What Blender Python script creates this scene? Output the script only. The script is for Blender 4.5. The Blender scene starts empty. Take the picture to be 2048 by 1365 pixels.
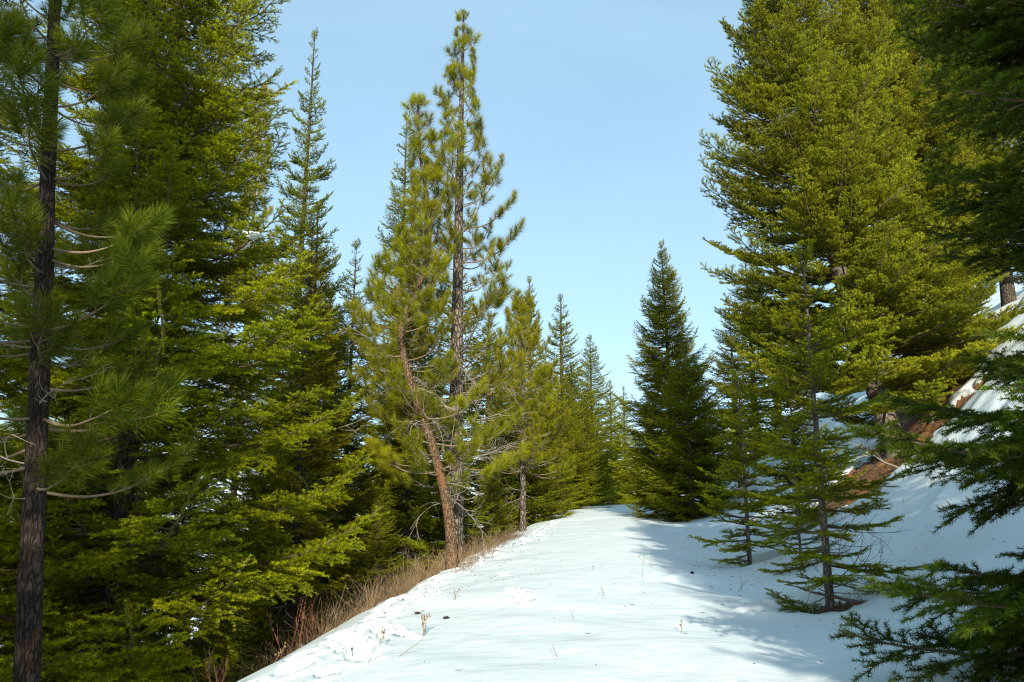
import bpy, math, random
import numpy as np
from mathutils import Vector

scene = bpy.context.scene
COL = scene.collection
R = math.radians

# ---------------------------------------------------------------- camera
cam_data = bpy.data.cameras.new("camera")
cam = bpy.data.objects.new("camera", cam_data)
COL.objects.link(cam)
cam.location = (0.0, 0.0, 1.6)
cam.rotation_euler = (R(90 + 12.6), 0, 0)
cam_data.sensor_width = 36.0
cam_data.lens = 28.125
cam_data.clip_start = 0.05
cam_data.clip_end = 12000
cam_data.dof.use_dof = True
cam_data.dof.focus_distance = 8.5
cam_data.dof.aperture_fstop = 4.5
scene.camera = cam

# ---------------------------------------------------------------- sky and sun
SUN_DIR = Vector((0.02, -1.0, 0.0)).normalized()
SUN_EL = R(19.5)
world = bpy.data.worlds.new("World")
scene.world = world
world.use_nodes = True
wn, wl = world.node_tree.nodes, world.node_tree.links
wn.clear()
w_out = wn.new("ShaderNodeOutputWorld")
w_bg = wn.new("ShaderNodeBackground")
w_sky = wn.new("ShaderNodeTexSky")
w_sky.sky_type = 'NISHITA'
w_sky.sun_disc = False
w_sky.sun_elevation = SUN_EL
w_sky.sun_rotation = math.atan2(SUN_DIR.x, SUN_DIR.y)
w_sky.altitude = 1200
w_sky.air_density = 1.0
w_sky.dust_density = 2.2
w_sky.ozone_density = 1.3
w_bg.inputs['Strength'].default_value = 0.104
# a thin veil of high cloud over the whole sky
w_tc = wn.new("ShaderNodeTexCoord")
w_map = wn.new("ShaderNodeMapping")
w_map.inputs['Scale'].default_value = (1.3, 1.3, 3.2)
w_noise = wn.new("ShaderNodeTexNoise")
w_noise.inputs['Scale'].default_value = 1.6
w_noise.inputs['Detail'].default_value = 9
w_noise.inputs['Distortion'].default_value = 0.6
w_ramp = wn.new("ShaderNodeMapRange")
w_ramp.inputs['From Min'].default_value = 0.35
w_ramp.inputs['From Max'].default_value = 0.75
w_ramp.inputs['To Min'].default_value = 0.36
w_ramp.inputs['To Max'].default_value = 0.50
w_mix = wn.new("ShaderNodeMix")
w_mix.data_type = 'RGBA'
w_mix.inputs['B'].default_value = (3.3, 5.3, 6.3, 1)
wl.new(w_tc.outputs['Generated'], w_map.inputs['Vector'])
wl.new(w_map.outputs['Vector'], w_noise.inputs['Vector'])
wl.new(w_noise.outputs['Fac'], w_ramp.inputs['Value'])
wl.new(w_ramp.outputs['Result'], w_mix.inputs['Factor'])
wl.new(w_sky.outputs['Color'], w_mix.inputs['A'])
wl.new(w_mix.outputs['Result'], w_bg.inputs['Color'])
wl.new(w_bg.outputs['Background'], w_out.inputs['Surface'])

sun_data = bpy.data.lights.new("sun", 'SUN')
sun_data.energy = 3.7
sun_data.angle = R(0.6)
sun_data.color = (1.0, 0.90, 0.72)
sun = bpy.data.objects.new("sun", sun_data)
COL.objects.link(sun)
to_sun = Vector((SUN_DIR.x * math.cos(SUN_EL), SUN_DIR.y * math.cos(SUN_EL), math.sin(SUN_EL)))
sun.rotation_euler = to_sun.to_track_quat('Z', 'Y').to_euler()
sun.location = (20, -22, 30)

scene.view_settings.view_transform = 'Standard'
scene.view_settings.look = 'None'
scene.view_settings.gamma = 1.0
scene.view_settings.exposure = 1.0
scene.view_settings.use_curve_mapping = False
scene.render.engine = 'CYCLES'
scene.cycles.max_bounces = 6
scene.cycles.diffuse_bounces = 3
scene.cycles.glossy_bounces = 2
scene.cycles.transmission_bounces = 3
scene.cycles.filter_width = 1.1
scene.cycles.use_denoising = True
scene.cycles.denoising_input_passes = 'RGB_ALBEDO_NORMAL'
scene.cycles.denoising_prefilter = 'NONE'

# ---------------------------------------------------------------- the lie of the land
def lerp_table(tab, v):
    if v <= tab[0][0]: return tab[0][1]
    for (a, fa), (b, fb) in zip(tab, tab[1:]):
        if v <= b: return fa + (fb - fa) * (v - a) / (b - a)
    return tab[-1][1]

RIGHT_FOOT = [(-40, 2.4), (0, 3.3), (10, 4.25), (15, 4.8), (29, 7.0), (45, 9.8), (80, 20), (200, 70)]
LEFT_EDGE = [(-40, -3.2), (0, -2.75), (6.7, -2.15), (15, -1.0), (26, 0.45), (45, 3.2), (80, 13), (200, 60)]

def road_height(y):
    if y < -10: return -0.55 + 0.02 * (y + 10)
    z = 0.055 * y
    if y > 36:
        e = min(y - 36, 26.0)
        z -= 0.0022 * e * e
        if y > 62: z -= 0.114 * (y - 62)
    return max(z, -3.0) if y > 62 else z

def fold(d, k):
    return 0.5 * (d + math.sqrt(d * d + k * k))

def base_ground(x, y):
    """Height of the snow surface before footprints and wells: road bed, cut bank on one side, falling slope on the other."""
    z = road_height(y)
    xl, xr = lerp_table(LEFT_EDGE, y), lerp_table(RIGHT_FOOT, y)
    d = fold(xl - 0.25 - x, 0.7)
    z -= 0.66 * d if d < 40 else 26.4 + 0.40 * (d - 40) if d < 300 else 130.4
    e = fold(x - xr - 0.1, 1.1)
    z += 0.86 * e if e < 6.5 else 5.59 + 0.55 * (e - 6.5) if e < 90 else 51.5
    mid = (x - xl) / max(xr - xl, 0.1)
    if -0.5 < mid < 1.5:
        z += 0.07 * math.exp(-((mid - 0.42) / 0.28) ** 2) - 0.05 * math.exp(-((mid - 0.78) / 0.12) ** 2)
    return z

# ---------------------------------------------------------------- helpers
def mesh_from(name, verts, faces_list, mats, tint=None):
    """verts (n,3); faces_list: list of (array (m,3) or (m,4), material index, smooth)."""
    me = bpy.data.meshes.new(name)
    verts = np.asarray(verts, dtype=np.float32)
    me.vertices.add(len(verts))
    me.vertices.foreach_set("co", verts.ravel())
    idx, starts, mi, sm, pos = [], [], [], [], 0
    for f, m, s in faces_list:
        f = np.asarray(f, dtype=np.int32)
        if len(f) == 0: continue
        k = f.shape[1]
        idx.append(f.ravel())
        starts.append(pos + np.arange(len(f), dtype=np.int32) * k)
        mi.append(np.full(len(f), m, dtype=np.int32))
        sm.append(np.full(len(f), s, dtype=bool))
        pos += f.size
    idx = np.concatenate(idx); starts = np.concatenate(starts)
    me.loops.add(len(idx)); me.loops.foreach_set("vertex_index", idx)
    me.polygons.add(len(starts)); me.polygons.foreach_set("loop_start", starts)
    me.polygons.foreach_set("material_index", np.concatenate(mi))
    me.polygons.foreach_set("use_smooth", np.concatenate(sm))
    for m in mats: me.materials.append(m)
    if tint is not None:
        a = me.attributes.new("tint", 'FLOAT', 'POINT')
        a.data.foreach_set("value", np.asarray(tint, dtype=np.float32))
    me.update(calc_edges=True)
    return me

def link(name, me, parent=None):
    o = bpy.data.objects.new(name, me)
    COL.objects.link(o)
    if parent is not None: o.parent = parent
    return o

def thing(name, label, cat, loc, group=None):
    o = bpy.data.objects.new(name, None)
    o.empty_display_size = 0.2
    COL.objects.link(o)
    o.location = loc
    tag(o, label, cat, group)
    return o

def tag(o, label, cat, group=None, kind=None):
    if label: o['label'] = label
    if cat: o['category'] = cat
    if group: o['group'] = group
    if kind: o['kind'] = kind

def unit(v):
    return v / np.maximum(np.linalg.norm(v, axis=-1, keepdims=True), 1e-9)

class Mesh:
    """Collects vertices and faces of tubes, needles and sheets; one mesh in the end."""
    def __init__(self):
        self.v, self.t, self.f, self.n = [], [], {}, 0
    def add(self, v, f, m, smooth=False, tint=None):
        v = np.asarray(v, dtype=np.float32).reshape(-1, 3)
        f = np.asarray(f, dtype=np.int32)
        self.v.append(v)
        self.t.append(np.full(len(v), 0.5, np.float32) if tint is None else np.asarray(tint, np.float32))
        self.f.setdefault((f.shape[1], m, smooth), []).append(f + self.n)
        self.n += len(v)
    def tube(self, pts, rad, sides, m, smooth=True, cap=False, rough=0.0, rng=None):
        pts = np.asarray(pts, dtype=float); rad = np.asarray(rad, dtype=float)
        tan = unit(np.gradient(pts, axis=0))
        ref = np.array([0, 0, 1.0]) if abs(tan[0][2]) < 0.8 else np.array([1.0, 0, 0])
        a = unit(np.cross(tan, ref)); b = np.cross(tan, a)
        th = np.linspace(0, 2 * math.pi, sides, endpoint=False)
        r = rad[:, None] * np.ones(sides)
        if rough and rng is not None:
            r = r * (1 + rough * rng.standard_normal(r.shape))
        ring = pts[:, None, :] + r[..., None] * (np.cos(th)[None, :, None] * a[:, None, :] + np.sin(th)[None, :, None] * b[:, None, :])
        n = len(pts)
        i = np.arange(n - 1)[:, None] * sides + np.arange(sides)[None, :]
        j = np.arange(n - 1)[:, None] * sides + (np.arange(sides)[None, :] + 1) % sides
        f = np.stack([i, j, j + sides, i + sides], -1).reshape(-1, 4)
        self.add(ring.reshape(-1, 3), f, m, smooth)
        if cap:
            top = np.vstack([ring[-1], pts[-1]])
            k = np.arange(sides)
            self.add(top, np.stack([k, (k + 1) % sides, np.full(sides, sides)], -1), m, False)
    def build(self, name, mats):
        return mesh_from(name, np.vstack(self.v), [(np.vstack(fs), m, s) for (k, m, s), fs in self.f.items()], mats, np.concatenate(self.t))

# ---------------------------------------------------------------- materials
def new_mat(name):
    m = bpy.data.materials.new(name)
    m.use_nodes = True
    nt = m.node_tree
    nt.nodes.clear()
    out = nt.nodes.new("ShaderNodeOutputMaterial")
    return m, nt.nodes, nt.links, out

def needle_mat(name, dark, light, translucent=0.28, rough=0.45, spec=0.35):
    """Needles: each has its own tint (old wood side to fresh tips, widened by painted shade and sunlight); each tree its own hue through the object colour."""
    m, n, l, out = new_mat(name)
    at = n.new("ShaderNodeAttribute"); at.attribute_name = "tint"
    mix = n.new("ShaderNodeMix"); mix.data_type = 'RGBA'
    mix.inputs['A'].default_value = (*dark, 1); mix.inputs['B'].default_value = (*light, 1)  # range stretched: darker for inner shade, brighter for sunlit tips
    l.new(at.outputs['Fac'], mix.inputs['Factor'])
    oi = n.new("ShaderNodeObjectInfo")
    mul = n.new("ShaderNodeMix"); mul.data_type = 'RGBA'; mul.blend_type = 'MULTIPLY'
    mul.inputs['Factor'].default_value = 1
    l.new(mix.outputs['Result'], mul.inputs['A']); l.new(oi.outputs['Color'], mul.inputs['B'])
    p = n.new("ShaderNodeBsdfPrincipled")
    p.inputs['Roughness'].default_value = rough
    p.inputs['Specular IOR Level'].default_value = spec
    l.new(mul.outputs['Result'], p.inputs['Base Color'])
    tr = n.new("ShaderNodeBsdfTranslucent")
    l.new(mul.outputs['Result'], tr.inputs['Color'])
    ms = n.new("ShaderNodeMixShader"); ms.inputs['Fac'].default_value = translucent
    l.new(p.outputs['BSDF'], ms.inputs[1]); l.new(tr.outputs['BSDF'], ms.inputs[2])
    l.new(ms.outputs['Shader'], out.inputs['Surface'])
    return m

def twig_mat(name, c1, c2):
    m, n, l, out = new_mat(name)
    no = n.new("ShaderNodeTexNoise"); no.inputs['Scale'].default_value = 18
    mix = n.new("ShaderNodeMix"); mix.data_type = 'RGBA'
    mix.inputs['A'].default_value = (*c1, 1); mix.inputs['B'].default_value = (*c2, 1)
    l.new(no.outputs['Fac'], mix.inputs['Factor'])
    p = n.new("ShaderNodeBsdfPrincipled"); p.inputs['Roughness'].default_value = 0.8
    p.inputs['Specular IOR Level'].default_value = 0.2
    l.new(mix.outputs['Result'], p.inputs['Base Color'])
    l.new(p.outputs['BSDF'], out.inputs['Surface'])
    return m

def bark_mat(name, furrow, plate, scar, scar_amount=0.0, scale=14.0, stretch=0.28, depth=0.03, scar_top=None):
    m, n, l, out = new_mat(name)
    tc = n.new("ShaderNodeTexCoord")
    mp = n.new("ShaderNodeMapping"); mp.inputs['Scale'].default_value = (1, 1, stretch)
    l.new(tc.outputs['Object'], mp.inputs['Vector'])
    wob = n.new("ShaderNodeTexNoise"); wob.inputs['Scale'].default_value = scale * 0.6; wob.inputs['Detail'].default_value = 3
    l.new(mp.outputs['Vector'], wob.inputs['Vector'])
    add = n.new("ShaderNodeVectorMath"); add.operation = 'MULTIPLY_ADD'
    add.inputs[1].default_value = (0.12, 0.12, 0.12)
    l.new(wob.outputs['Color'], add.inputs[0]); l.new(mp.outputs['Vector'], add.inputs[2])
    vo = n.new("ShaderNodeTexVoronoi"); vo.feature = 'DISTANCE_TO_EDGE'; vo.inputs['Scale'].default_value = scale
    l.new(add.outputs['Vector'], vo.inputs['Vector'])
    rng = n.new("ShaderNodeMapRange"); rng.inputs['From Max'].default_value = 0.22
    l.new(vo.outputs['Distance'], rng.inputs['Value'])
    fine = n.new("ShaderNodeTexNoise"); fine.inputs['Scale'].default_value = scale * 5; fine.inputs['Detail'].default_value = 6
    l.new(tc.outputs['Object'], fine.inputs['Vector'])
    c1 = n.new("ShaderNodeMix"); c1.data_type = 'RGBA'
    c1.inputs['A'].default_value = (*furrow, 1); c1.inputs['B'].default_value = (*plate, 1)
    l.new(rng.outputs['Result'], c1.inputs['Factor'])
    c2 = n.new("ShaderNodeMix"); c2.data_type = 'RGBA'; c2.blend_type = 'MULTIPLY'; c2.inputs['Factor'].default_value = 0.8
    fr = n.new("ShaderNodeMapRange"); fr.inputs['To Min'].default_value = 0.45; fr.inputs['To Max'].default_value = 1.35
    l.new(fine.outputs['Fac'], fr.inputs['Value'])
    l.new(c1.outputs['Result'], c2.inputs['A']); l.new(fr.outputs['Result'], c2.inputs['B'])
    c3 = n.new("ShaderNodeMix"); c3.data_type = 'RGBA'
    c3.inputs['B'].default_value = (*scar, 1)
    big = n.new("ShaderNodeTexNoise"); big.inputs['Scale'].default_value = 5.0; big.inputs['Detail'].default_value = 4
    mp2 = n.new("ShaderNodeMapping"); mp2.inputs['Scale'].default_value = (1.5, 1.5, 0.35)
    l.new(tc.outputs['Object'], mp2.inputs['Vector']); l.new(mp2.outputs['Vector'], big.inputs['Vector'])
    br = n.new("ShaderNodeMapRange"); br.inputs['From Min'].default_value = 0.62 - 0.3 * scar_amount; br.inputs['From Max'].default_value = 0.70 - 0.3 * scar_amount
    br.inputs['To Max'].default_value = min(1.0, scar_amount * 1.6)
    l.new(big.outputs['Fac'], br.inputs['Value'])
    if scar_top:
        sx = n.new("ShaderNodeSeparateXYZ"); l.new(tc.outputs['Object'], sx.inputs['Vector'])
        hr = n.new("ShaderNodeMapRange"); hr.inputs['From Min'].default_value = scar_top; hr.inputs['From Max'].default_value = scar_top * 0.55
        l.new(sx.outputs['Z'], hr.inputs['Value'])
        mm = n.new("ShaderNodeMath"); mm.operation = 'MULTIPLY'
        l.new(hr.outputs['Result'], mm.inputs[0]); l.new(br.outputs['Result'], mm.inputs[1])
        l.new(mm.outputs['Value'], c3.inputs['Factor'])
    else:
        l.new(br.outputs['Result'], c3.inputs['Factor'])
    l.new(c2.outputs['Result'], c3.inputs['A'])
    bu = n.new("ShaderNodeBump"); bu.inputs['Distance'].default_value = depth; bu.inputs['Strength'].default_value = 0.9
    ad = n.new("ShaderNodeMath"); ad.operation = 'MULTIPLY_ADD'; ad.inputs[1].default_value = 0.35
    l.new(fine.outputs['Fac'], ad.inputs[0]); l.new(rng.outputs['Result'], ad.inputs[2])
    l.new(ad.outputs['Value'], bu.inputs['Height'])
    p = n.new("ShaderNodeBsdfPrincipled"); p.inputs['Roughness'].default_value = 0.9; p.inputs['Specular IOR Level'].default_value = 0.15
    l.new(c3.outputs['Result'], p.inputs['Base Color']); l.new(bu.outputs['Normal'], p.inputs['Normal'])
    l.new(p.outputs['BSDF'], out.inputs['Surface'])
    return m

M_FIR = needle_mat("fir_needles", (0.040, 0.054, 0.003), (0.330, 0.355, 0.008), 0.34, 0.55, 0.1)
M_SPRUCE = needle_mat("spruce_needles", (0.066, 0.078, 0.003), (0.330, 0.360, 0.022), 0.32, 0.55, 0.12)
M_PINE = needle_mat("pine_needles", (0.100, 0.118, 0.004), (0.275, 0.285, 0.008), 0.36, 0.45, 0.2)
M_TWIG = twig_mat("twig_bark", (0.060, 0.042, 0.028), (0.150, 0.115, 0.080))
M_PTWIG = twig_mat("pine_twig_bark", (0.110, 0.078, 0.048), (0.250, 0.190, 0.125))
M_DEAD = twig_mat("dead_wood", (0.160, 0.135, 0.110), (0.330, 0.300, 0.260))
M_BARK_FIR = bark_mat("fir_bark", (0.030, 0.024, 0.020), (0.115, 0.095, 0.078), (0.18, 0.07, 0.025), 0.12, 22, 0.3, 0.012)
M_BARK_GREY = bark_mat("grey_bark", (0.060, 0.050, 0.042), (0.240, 0.210, 0.175), (0.30, 0.15, 0.06), 0.10, 30, 0.45, 0.006)
M_BARK_PINE = bark_mat("pine_bark", (0.026, 0.022, 0.018), (0.210, 0.180, 0.145), (0.26, 0.12, 0.045), 0.10, 15, 0.40, 0.03)
M_BARK_SHADEPINE = bark_mat("shaded_pine_bark", (0.014, 0.010, 0.008), (0.050, 0.038, 0.031), (0.26, 0.085, 0.02), 0.16, 24, 0.30, 0.015, 2.0)  # plates and furrows darkened to carry the deep shade on this trunk
M_BARK_ORANGE = bark_mat("orange_bark", (0.040, 0.026, 0.018), (0.210, 0.140, 0.085), (0.30, 0.135, 0.050), 0.24, 26, 0.4, 0.012, 3.2)

# ---------------------------------------------------------------- boughs
def bend_line(rng, p0, d, length, n, up=0.0, side=None, wob=0.05):
    """A curving twig from p0 along d; up bends it to the sky (negative: droops)."""
    pts = [np.array(p0, float)]
    d = d / np.linalg.norm(d)
    st = length / (n - 1)
    for k in range(n - 1):
        pts.append(pts[-1] + d * st)
        d = d + np.array([0, 0, up / (n - 1)]) + rng.normal(0, wob, 3) / (n - 1)
        if side is not None: d = d + side / (n - 1)
        d = d / np.linalg.norm(d)
    return np.array(pts)

def needles(mb, rng, segs, length, width, spacing, angle, mat, flat=0.5, upbias=0.25):
    """Needles on twig segments (p0, p1, tint0, tint1): one slim triangle each."""
    p0 = np.array([s[0] for s in segs]); p1 = np.array([s[1] for s in segs])
    t0 = np.array([s[2] for s in segs]); t1 = np.array([s[3] for s in segs])
    ln = np.linalg.norm(p1 - p0, axis=1)
    cnt = np.maximum(1, np.round(ln / spacing + rng.random(len(ln)) - 0.5)).astype(int)
    i = np.repeat(np.arange(len(ln)), cnt); N = len(i)
    u = rng.random(N)
    base = p0[i] + (p1 - p0)[i] * u[:, None]
    d = unit((p1 - p0)[i])
    side = unit(np.cross(d, np.array([0, 0, 1.0])) + 1e-6)
    upv = np.cross(side, d)
    az = rng.random(N) * 2 * math.pi
    rad = side * np.cos(az)[:, None] + upv * ((1 - flat) * np.sin(az) + upbias)[:, None]
    rad = unit(rad)
    al = np.radians(rng.normal(angle, 11, N))
    nd = unit(d * np.cos(al)[:, None] + rad * np.sin(al)[:, None])
    L = length * rng.uniform(0.7, 1.1, N)
    wdir = unit(np.cross(nd, rng.standard_normal((N, 3))))
    w = width * rng.uniform(0.8, 1.2, N)
    v = np.stack([base - wdir * w[:, None] / 2, base + wdir * w[:, None] / 2, base + nd * L[:, None]], 1)
    ti = np.clip(t0[i] + (t1 - t0)[i] * u + rng.normal(0, 0.12, N), 0, 1)
    mb.add(v.reshape(-1, 3), np.arange(N * 3).reshape(-1, 3), mat, False, np.repeat(ti, 3))

def conifer_bough(seed, L, spread=0.42, sp1=0.05, sp2=0.045, nlen=0.026, nwid=0.0035, nsp=0.0030, sag=0.12, lift=0.2,
                  droop=-0.35, tw_up=0.0, bare=0.12, ang1=56, ang2=48, twig_frac=0.36, flat=0.45, tint_gain=1.0, mats=None, nang=55, tw_cap=0.22):
    """A flat spray: axis, branchlets on both sides, twigs on the branchlets, needles on all of it. Along +X from the trunk."""
    rng = np.random.default_rng(seed)
    mb = Mesh()
    n = 16
    t = np.linspace(0, 1, n)
    ax = np.stack([L * t * 0.985, np.cumsum(rng.normal(0, 0.010 * L, n)) * t, L * (-sag * np.sin(t * math.pi * 0.75) + lift * t ** 2.4)], 1)
    r0 = 0.006 + 0.0095 * L
    mb.tube(ax, r0 * (1 - 0.86 * t), 5, 1)
    segs = []
    def at(tt):
        k = min(int(tt * (n - 1)), n - 2); f = tt * (n - 1) - k
        return ax[k] * (1 - f) + ax[k + 1] * f, unit(ax[k + 1] - ax[k])
    def put_needles(pts, s0, ti0, ti1):
        m = len(pts) - 1
        for k in range(m):
            if (k + 1) / m <= s0: continue
            segs.append((pts[k], pts[k + 1], ti0 + (ti1 - ti0) * k / m, ti0 + (ti1 - ti0) * (k + 1) / m))
    for k in range(n - 1):
        if t[k] > max(0.35, 1 - 0.9 / L):
            segs.append((ax[k], ax[k + 1], 0.3 + 0.5 * t[k], 0.3 + 0.5 * t[k + 1]))
    nb = max(6, int(L / sp1))
    sgn = 1
    for b in range(nb):
        tt = bare + (0.985 - bare) * (b + rng.uniform(-0.3, 0.3)) / nb
        tt = min(max(tt, 0.03), 0.985)
        sgn = -sgn
        p, d = at(tt)
        prof = min(1.0, (tt - bare * 0.6 + 0.06) / 0.28) * (1 - tt) ** 0.75
        l1 = (L * spread * prof + 0.05 + 0.02 * L) * rng.uniform(0.62, 1.18)
        sd = unit(np.cross(np.array([0, 0, 1.0]), d)) * sgn
        a = math.radians(ang1 + rng.normal(0, 7) - 8 * tt)
        dd = d * math.cos(a) + sd * math.sin(a) + np.array([0, 0, rng.normal(0.02, 0.10)])
        br = bend_line(rng, p, dd, l1, 6, up=droop * min(1, l1 / 0.5) + tw_up, side=d * 0.35, wob=0.18)
        if l1 > 0.12: mb.tube(br, (0.0016 + 0.0048 * l1) * np.linspace(1, 0.35, 6), 3, 1, False)
        tip = 0.45 + 0.5 * tt
        put_needles(br, 0.0 if l1 < 0.3 else 0.22, 0.12 * tint_gain, tip * tint_gain)
        nt = int(l1 / sp2)
        s2 = rng.choice([-1, 1])
        for q in range(nt):
            s = 0.14 + 0.80 * (q + rng.uniform(-0.3, 0.3)) / max(nt, 1)
            if s < 0.04: continue
            s2 = -s2
            k = min(int(s * 5), 4); f = s * 5 - k
            pp = br[k] * (1 - f) + br[k + 1] * f
            bd = unit(br[k + 1] - br[k])
            side2 = unit(np.cross(np.array([0, 0, 1.0]), bd)) * s2
            a2 = math.radians(ang2 + rng.normal(0, 9))
            l2 = min(tw_cap, (l1 * twig_frac * (1 - s) ** 0.7 + 0.035)) * rng.uniform(0.6, 1.25)
            d2 = bd * math.cos(a2) + side2 * math.sin(a2) + np.array([0, 0, rng.normal(0.05 + 0.5 * tw_up, 0.14)])
            tw = bend_line(rng, pp, d2, l2, 3, up=tw_up * 0.8 + droop * 0.35, wob=0.15)
            put_needles(tw, 0.0, (0.12 + 0.25 * tt) * tint_gain, (0.5 + 0.5 * max(tt, s)) * tint_gain)
            if l2 > 0.13 and nsp < 0.006 :
                for z in (-1, 1):
                    d3 = unit(tw[1] - tw[0]) * 0.8 + unit(np.cross(np.array([0, 0, 1.0]), d2)) * z * 0.6 + np.array([0, 0, rng.normal(0.08, 0.1)])
                    t3 = bend_line(rng, tw[1], d3, l2 * 0.45, 2)
                    put_needles(t3, 0.0, 0.3 * tint_gain, 0.8 * tint_gain)
    needles(mb, rng, segs, nlen, nwid, nsp, nang, 0, flat)
    return mb.build("bough", mats)

def pine_bough(seed, L, tufts, per, nlen=0.165, nwid=0.004, bent=False, lift=0.35, sag=0.10, mats=None, brush=0.22):
    """A whippy pine branch: few side shoots, each ending in a bottle brush of long needles."""
    rng = np.random.default_rng(seed)
    mb = Mesh()
    n = 14
    t = np.linspace(0, 1, n)
    ax = np.stack([L * t * 0.96, np.cumsum(rng.normal(0, 0.016 * L, n)) * t, L * (-sag * np.sin(t * math.pi * 0.9) + lift * t ** 2.2)], 1)
    mb.tube(ax, (0.006 + 0.0085 * L) * (1 - 0.7 * t), 5, 1)
    ends = [(ax[-2], unit(ax[-1] - ax[-2]), ax[-1])]
    sgn = rng.choice([-1, 1])
    for b in range(tufts):
        tt = 0.52 + 0.44 * (b + rng.uniform(0.1, 0.9)) / max(tufts, 1)
        k = min(int(tt * (n - 1)), n - 2)
        p, d = ax[k], unit(ax[k + 1] - ax[k])
        sgn = -sgn
        sd = unit(np.cross(np.array([0, 0, 1.0]), d)) * sgn
        a = math.radians(rng.uniform(35, 62))
        l1 = (0.14 + L * 0.30 * (1 - tt)) * rng.uniform(0.7, 1.3)
        dd = d * math.cos(a) + sd * math.sin(a) + np.array([0, 0, rng.normal(0.05, 0.25)])
        br = bend_line(rng, p, dd, l1, 6, up=0.55, wob=0.4)
        mb.tube(br, (0.0045 + 0.004 * l1) * np.linspace(1, 0.6, 6), 4, 1, False)
        ends.append((br[-2], unit(br[-1] - br[-2]), br[-1]))
        if l1 > 0.40:
            br2 = bend_line(rng, br[2], dd + sd * -0.9 * rng.uniform(0.3, 1), l1 * 0.55, 4, up=0.5, wob=0.3)
            mb.tube(br2, 0.0045 * np.linspace(1, 0.6, 4), 4, 1, False)
            ends.append((br2[-2], unit(br2[-1] - br2[-2]), br2[-1]))
    for _, d, tipp in ends:
        d = d + np.array([0, 0, 0.25]); d = d / np.linalg.norm(d)
        N = int(per * rng.uniform(0.75, 1.2))
        bl = brush * rng.uniform(0.7, 1.15)
        u = rng.random(N) ** 0.8
        base = tipp - d * bl * (1 - u)[:, None] * 1.0
        side = unit(np.cross(d, rng.standard_normal((N, 3))))
        al = np.radians(78 - 58 * u ** 1.3 + rng.normal(0, 10, N))
        nd = unit(d * np.cos(al)[:, None] + side * np.sin(al)[:, None])
        Ln = nlen * rng.uniform(0.72, 1.1, N)
        wd = unit(np.cross(nd, rng.standard_normal((N, 3))))
        w = nwid * rng.uniform(0.8, 1.2, N)
        ti = np.clip(0.25 + 0.55 * u + rng.normal(0, 0.14, N), 0, 1)
        if bent:
            midp = base + nd * (Ln * 0.5)[:, None]
            nd2 = unit(nd + np.array([0, 0, -0.22]))
            tp = midp + nd2 * (Ln * 0.5)[:, None]
            v = np.stack([base - wd * w[:, None] * .5, base + wd * w[:, None] * .5, midp - wd * w[:, None] * .42, midp + wd * w[:, None] * .42, tp], 1)
            o = np.arange(N)[:, None] * 5
            f = np.concatenate([o + np.array([[0, 1, 3]]), o + np.array([[0, 3, 2]]), o + np.array([[2, 3, 4]])])
            mb.add(v.reshape(-1, 3), f, 0, False, np.repeat(ti, 5))
        else:
            v = np.stack([base - wd * w[:, None] * .5, base + wd * w[:, None] * .5, base + nd * Ln[:, None]], 1)
            mb.add(v.reshape(-1, 3), np.arange(N * 3).reshape(-1, 3), 0, False, np.repeat(ti, 3))
    return mb.build("bough", mats)

def dead_branch(seed, L, mats, curl=0.5):
    """A bare grey limb: bending, forking, ending in fine curled twigs."""
    rng = np.random.default_rng(seed)
    mb = Mesh()
    def grow(p, d, l, r, lev):
        n = 8 if lev == 0 else 6
        br = bend_line(rng, p, d, l, n, up=rng.uniform(-0.2, 1.0) * curl * 1.6, side=rng.normal(0, 0.7, 3), wob=0.5)
        mb.tube(br, r * np.linspace(1, 0.3, n), 4 if lev == 0 else 3, 0, False)
        if lev >= 2: return
        for _ in range(rng.integers(2, 6 if lev == 0 else 4)):
            k = rng.integers(2, n - 1)
            d2 = unit(br[k] - br[k - 1]) + rng.normal(0, 0.65, 3)
            grow(br[k], d2, l * rng.uniform(0.3, 0.6), r * 0.55, lev + 1)
    grow(np.zeros(3), np.array([1.0, 0, 0.0]), L, 0.004 + 0.006 * L, 0)
    return mb.build("dead_branch", mats)

FIR, SPR, PIN, SAP, NEAR, NPIN = {}, {}, {}, {}, {}, {}
fm, sm_, pm = [M_FIR, M_TWIG], [M_SPRUCE, M_TWIG], [M_PINE, M_PTWIG]
for L in (0.45, 0.9, 1.5, 2.3):
    FIR[L] = [conifer_bough(100 * k + int(L * 10), L, sp1=0.056 + 0.008 * L, sp2=0.058, nsp=0.0014 + 0.0002 * L, nwid=0.0050, nlen=0.028,
                            spread=0.50, droop=-0.65 + 0.12 * k, sag=0.10 + 0.03 * k, lift=0.20 + 0.05 * k, mats=fm) for k in range(3)]
for L in (0.5, 1.0, 1.7, 2.4):
    SPR[L] = [conifer_bough(7000 + 100 * k + int(L * 10), L, sp1=0.066 + 0.008 * L, sp2=0.066, nsp=0.0012, nwid=0.0046, nlen=0.032, spread=0.46,
                            droop=-0.15 + 0.12 * k, sag=0.10, lift=0.20 + 0.04 * k, tw_up=0.24, ang1=54, ang2=46, twig_frac=0.42, flat=0.2, nang=56, tw_cap=0.20, mats=sm_) for k in range(3)]
for L, nt in ((0.45, 2), (0.9, 4), (1.5, 8), (2.2, 12)):
    PIN[L] = [pine_bough(300 + 100 * k + int(L * 10), L, nt, 190, nwid=0.0046, mats=pm) for k in range(3)]
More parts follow.
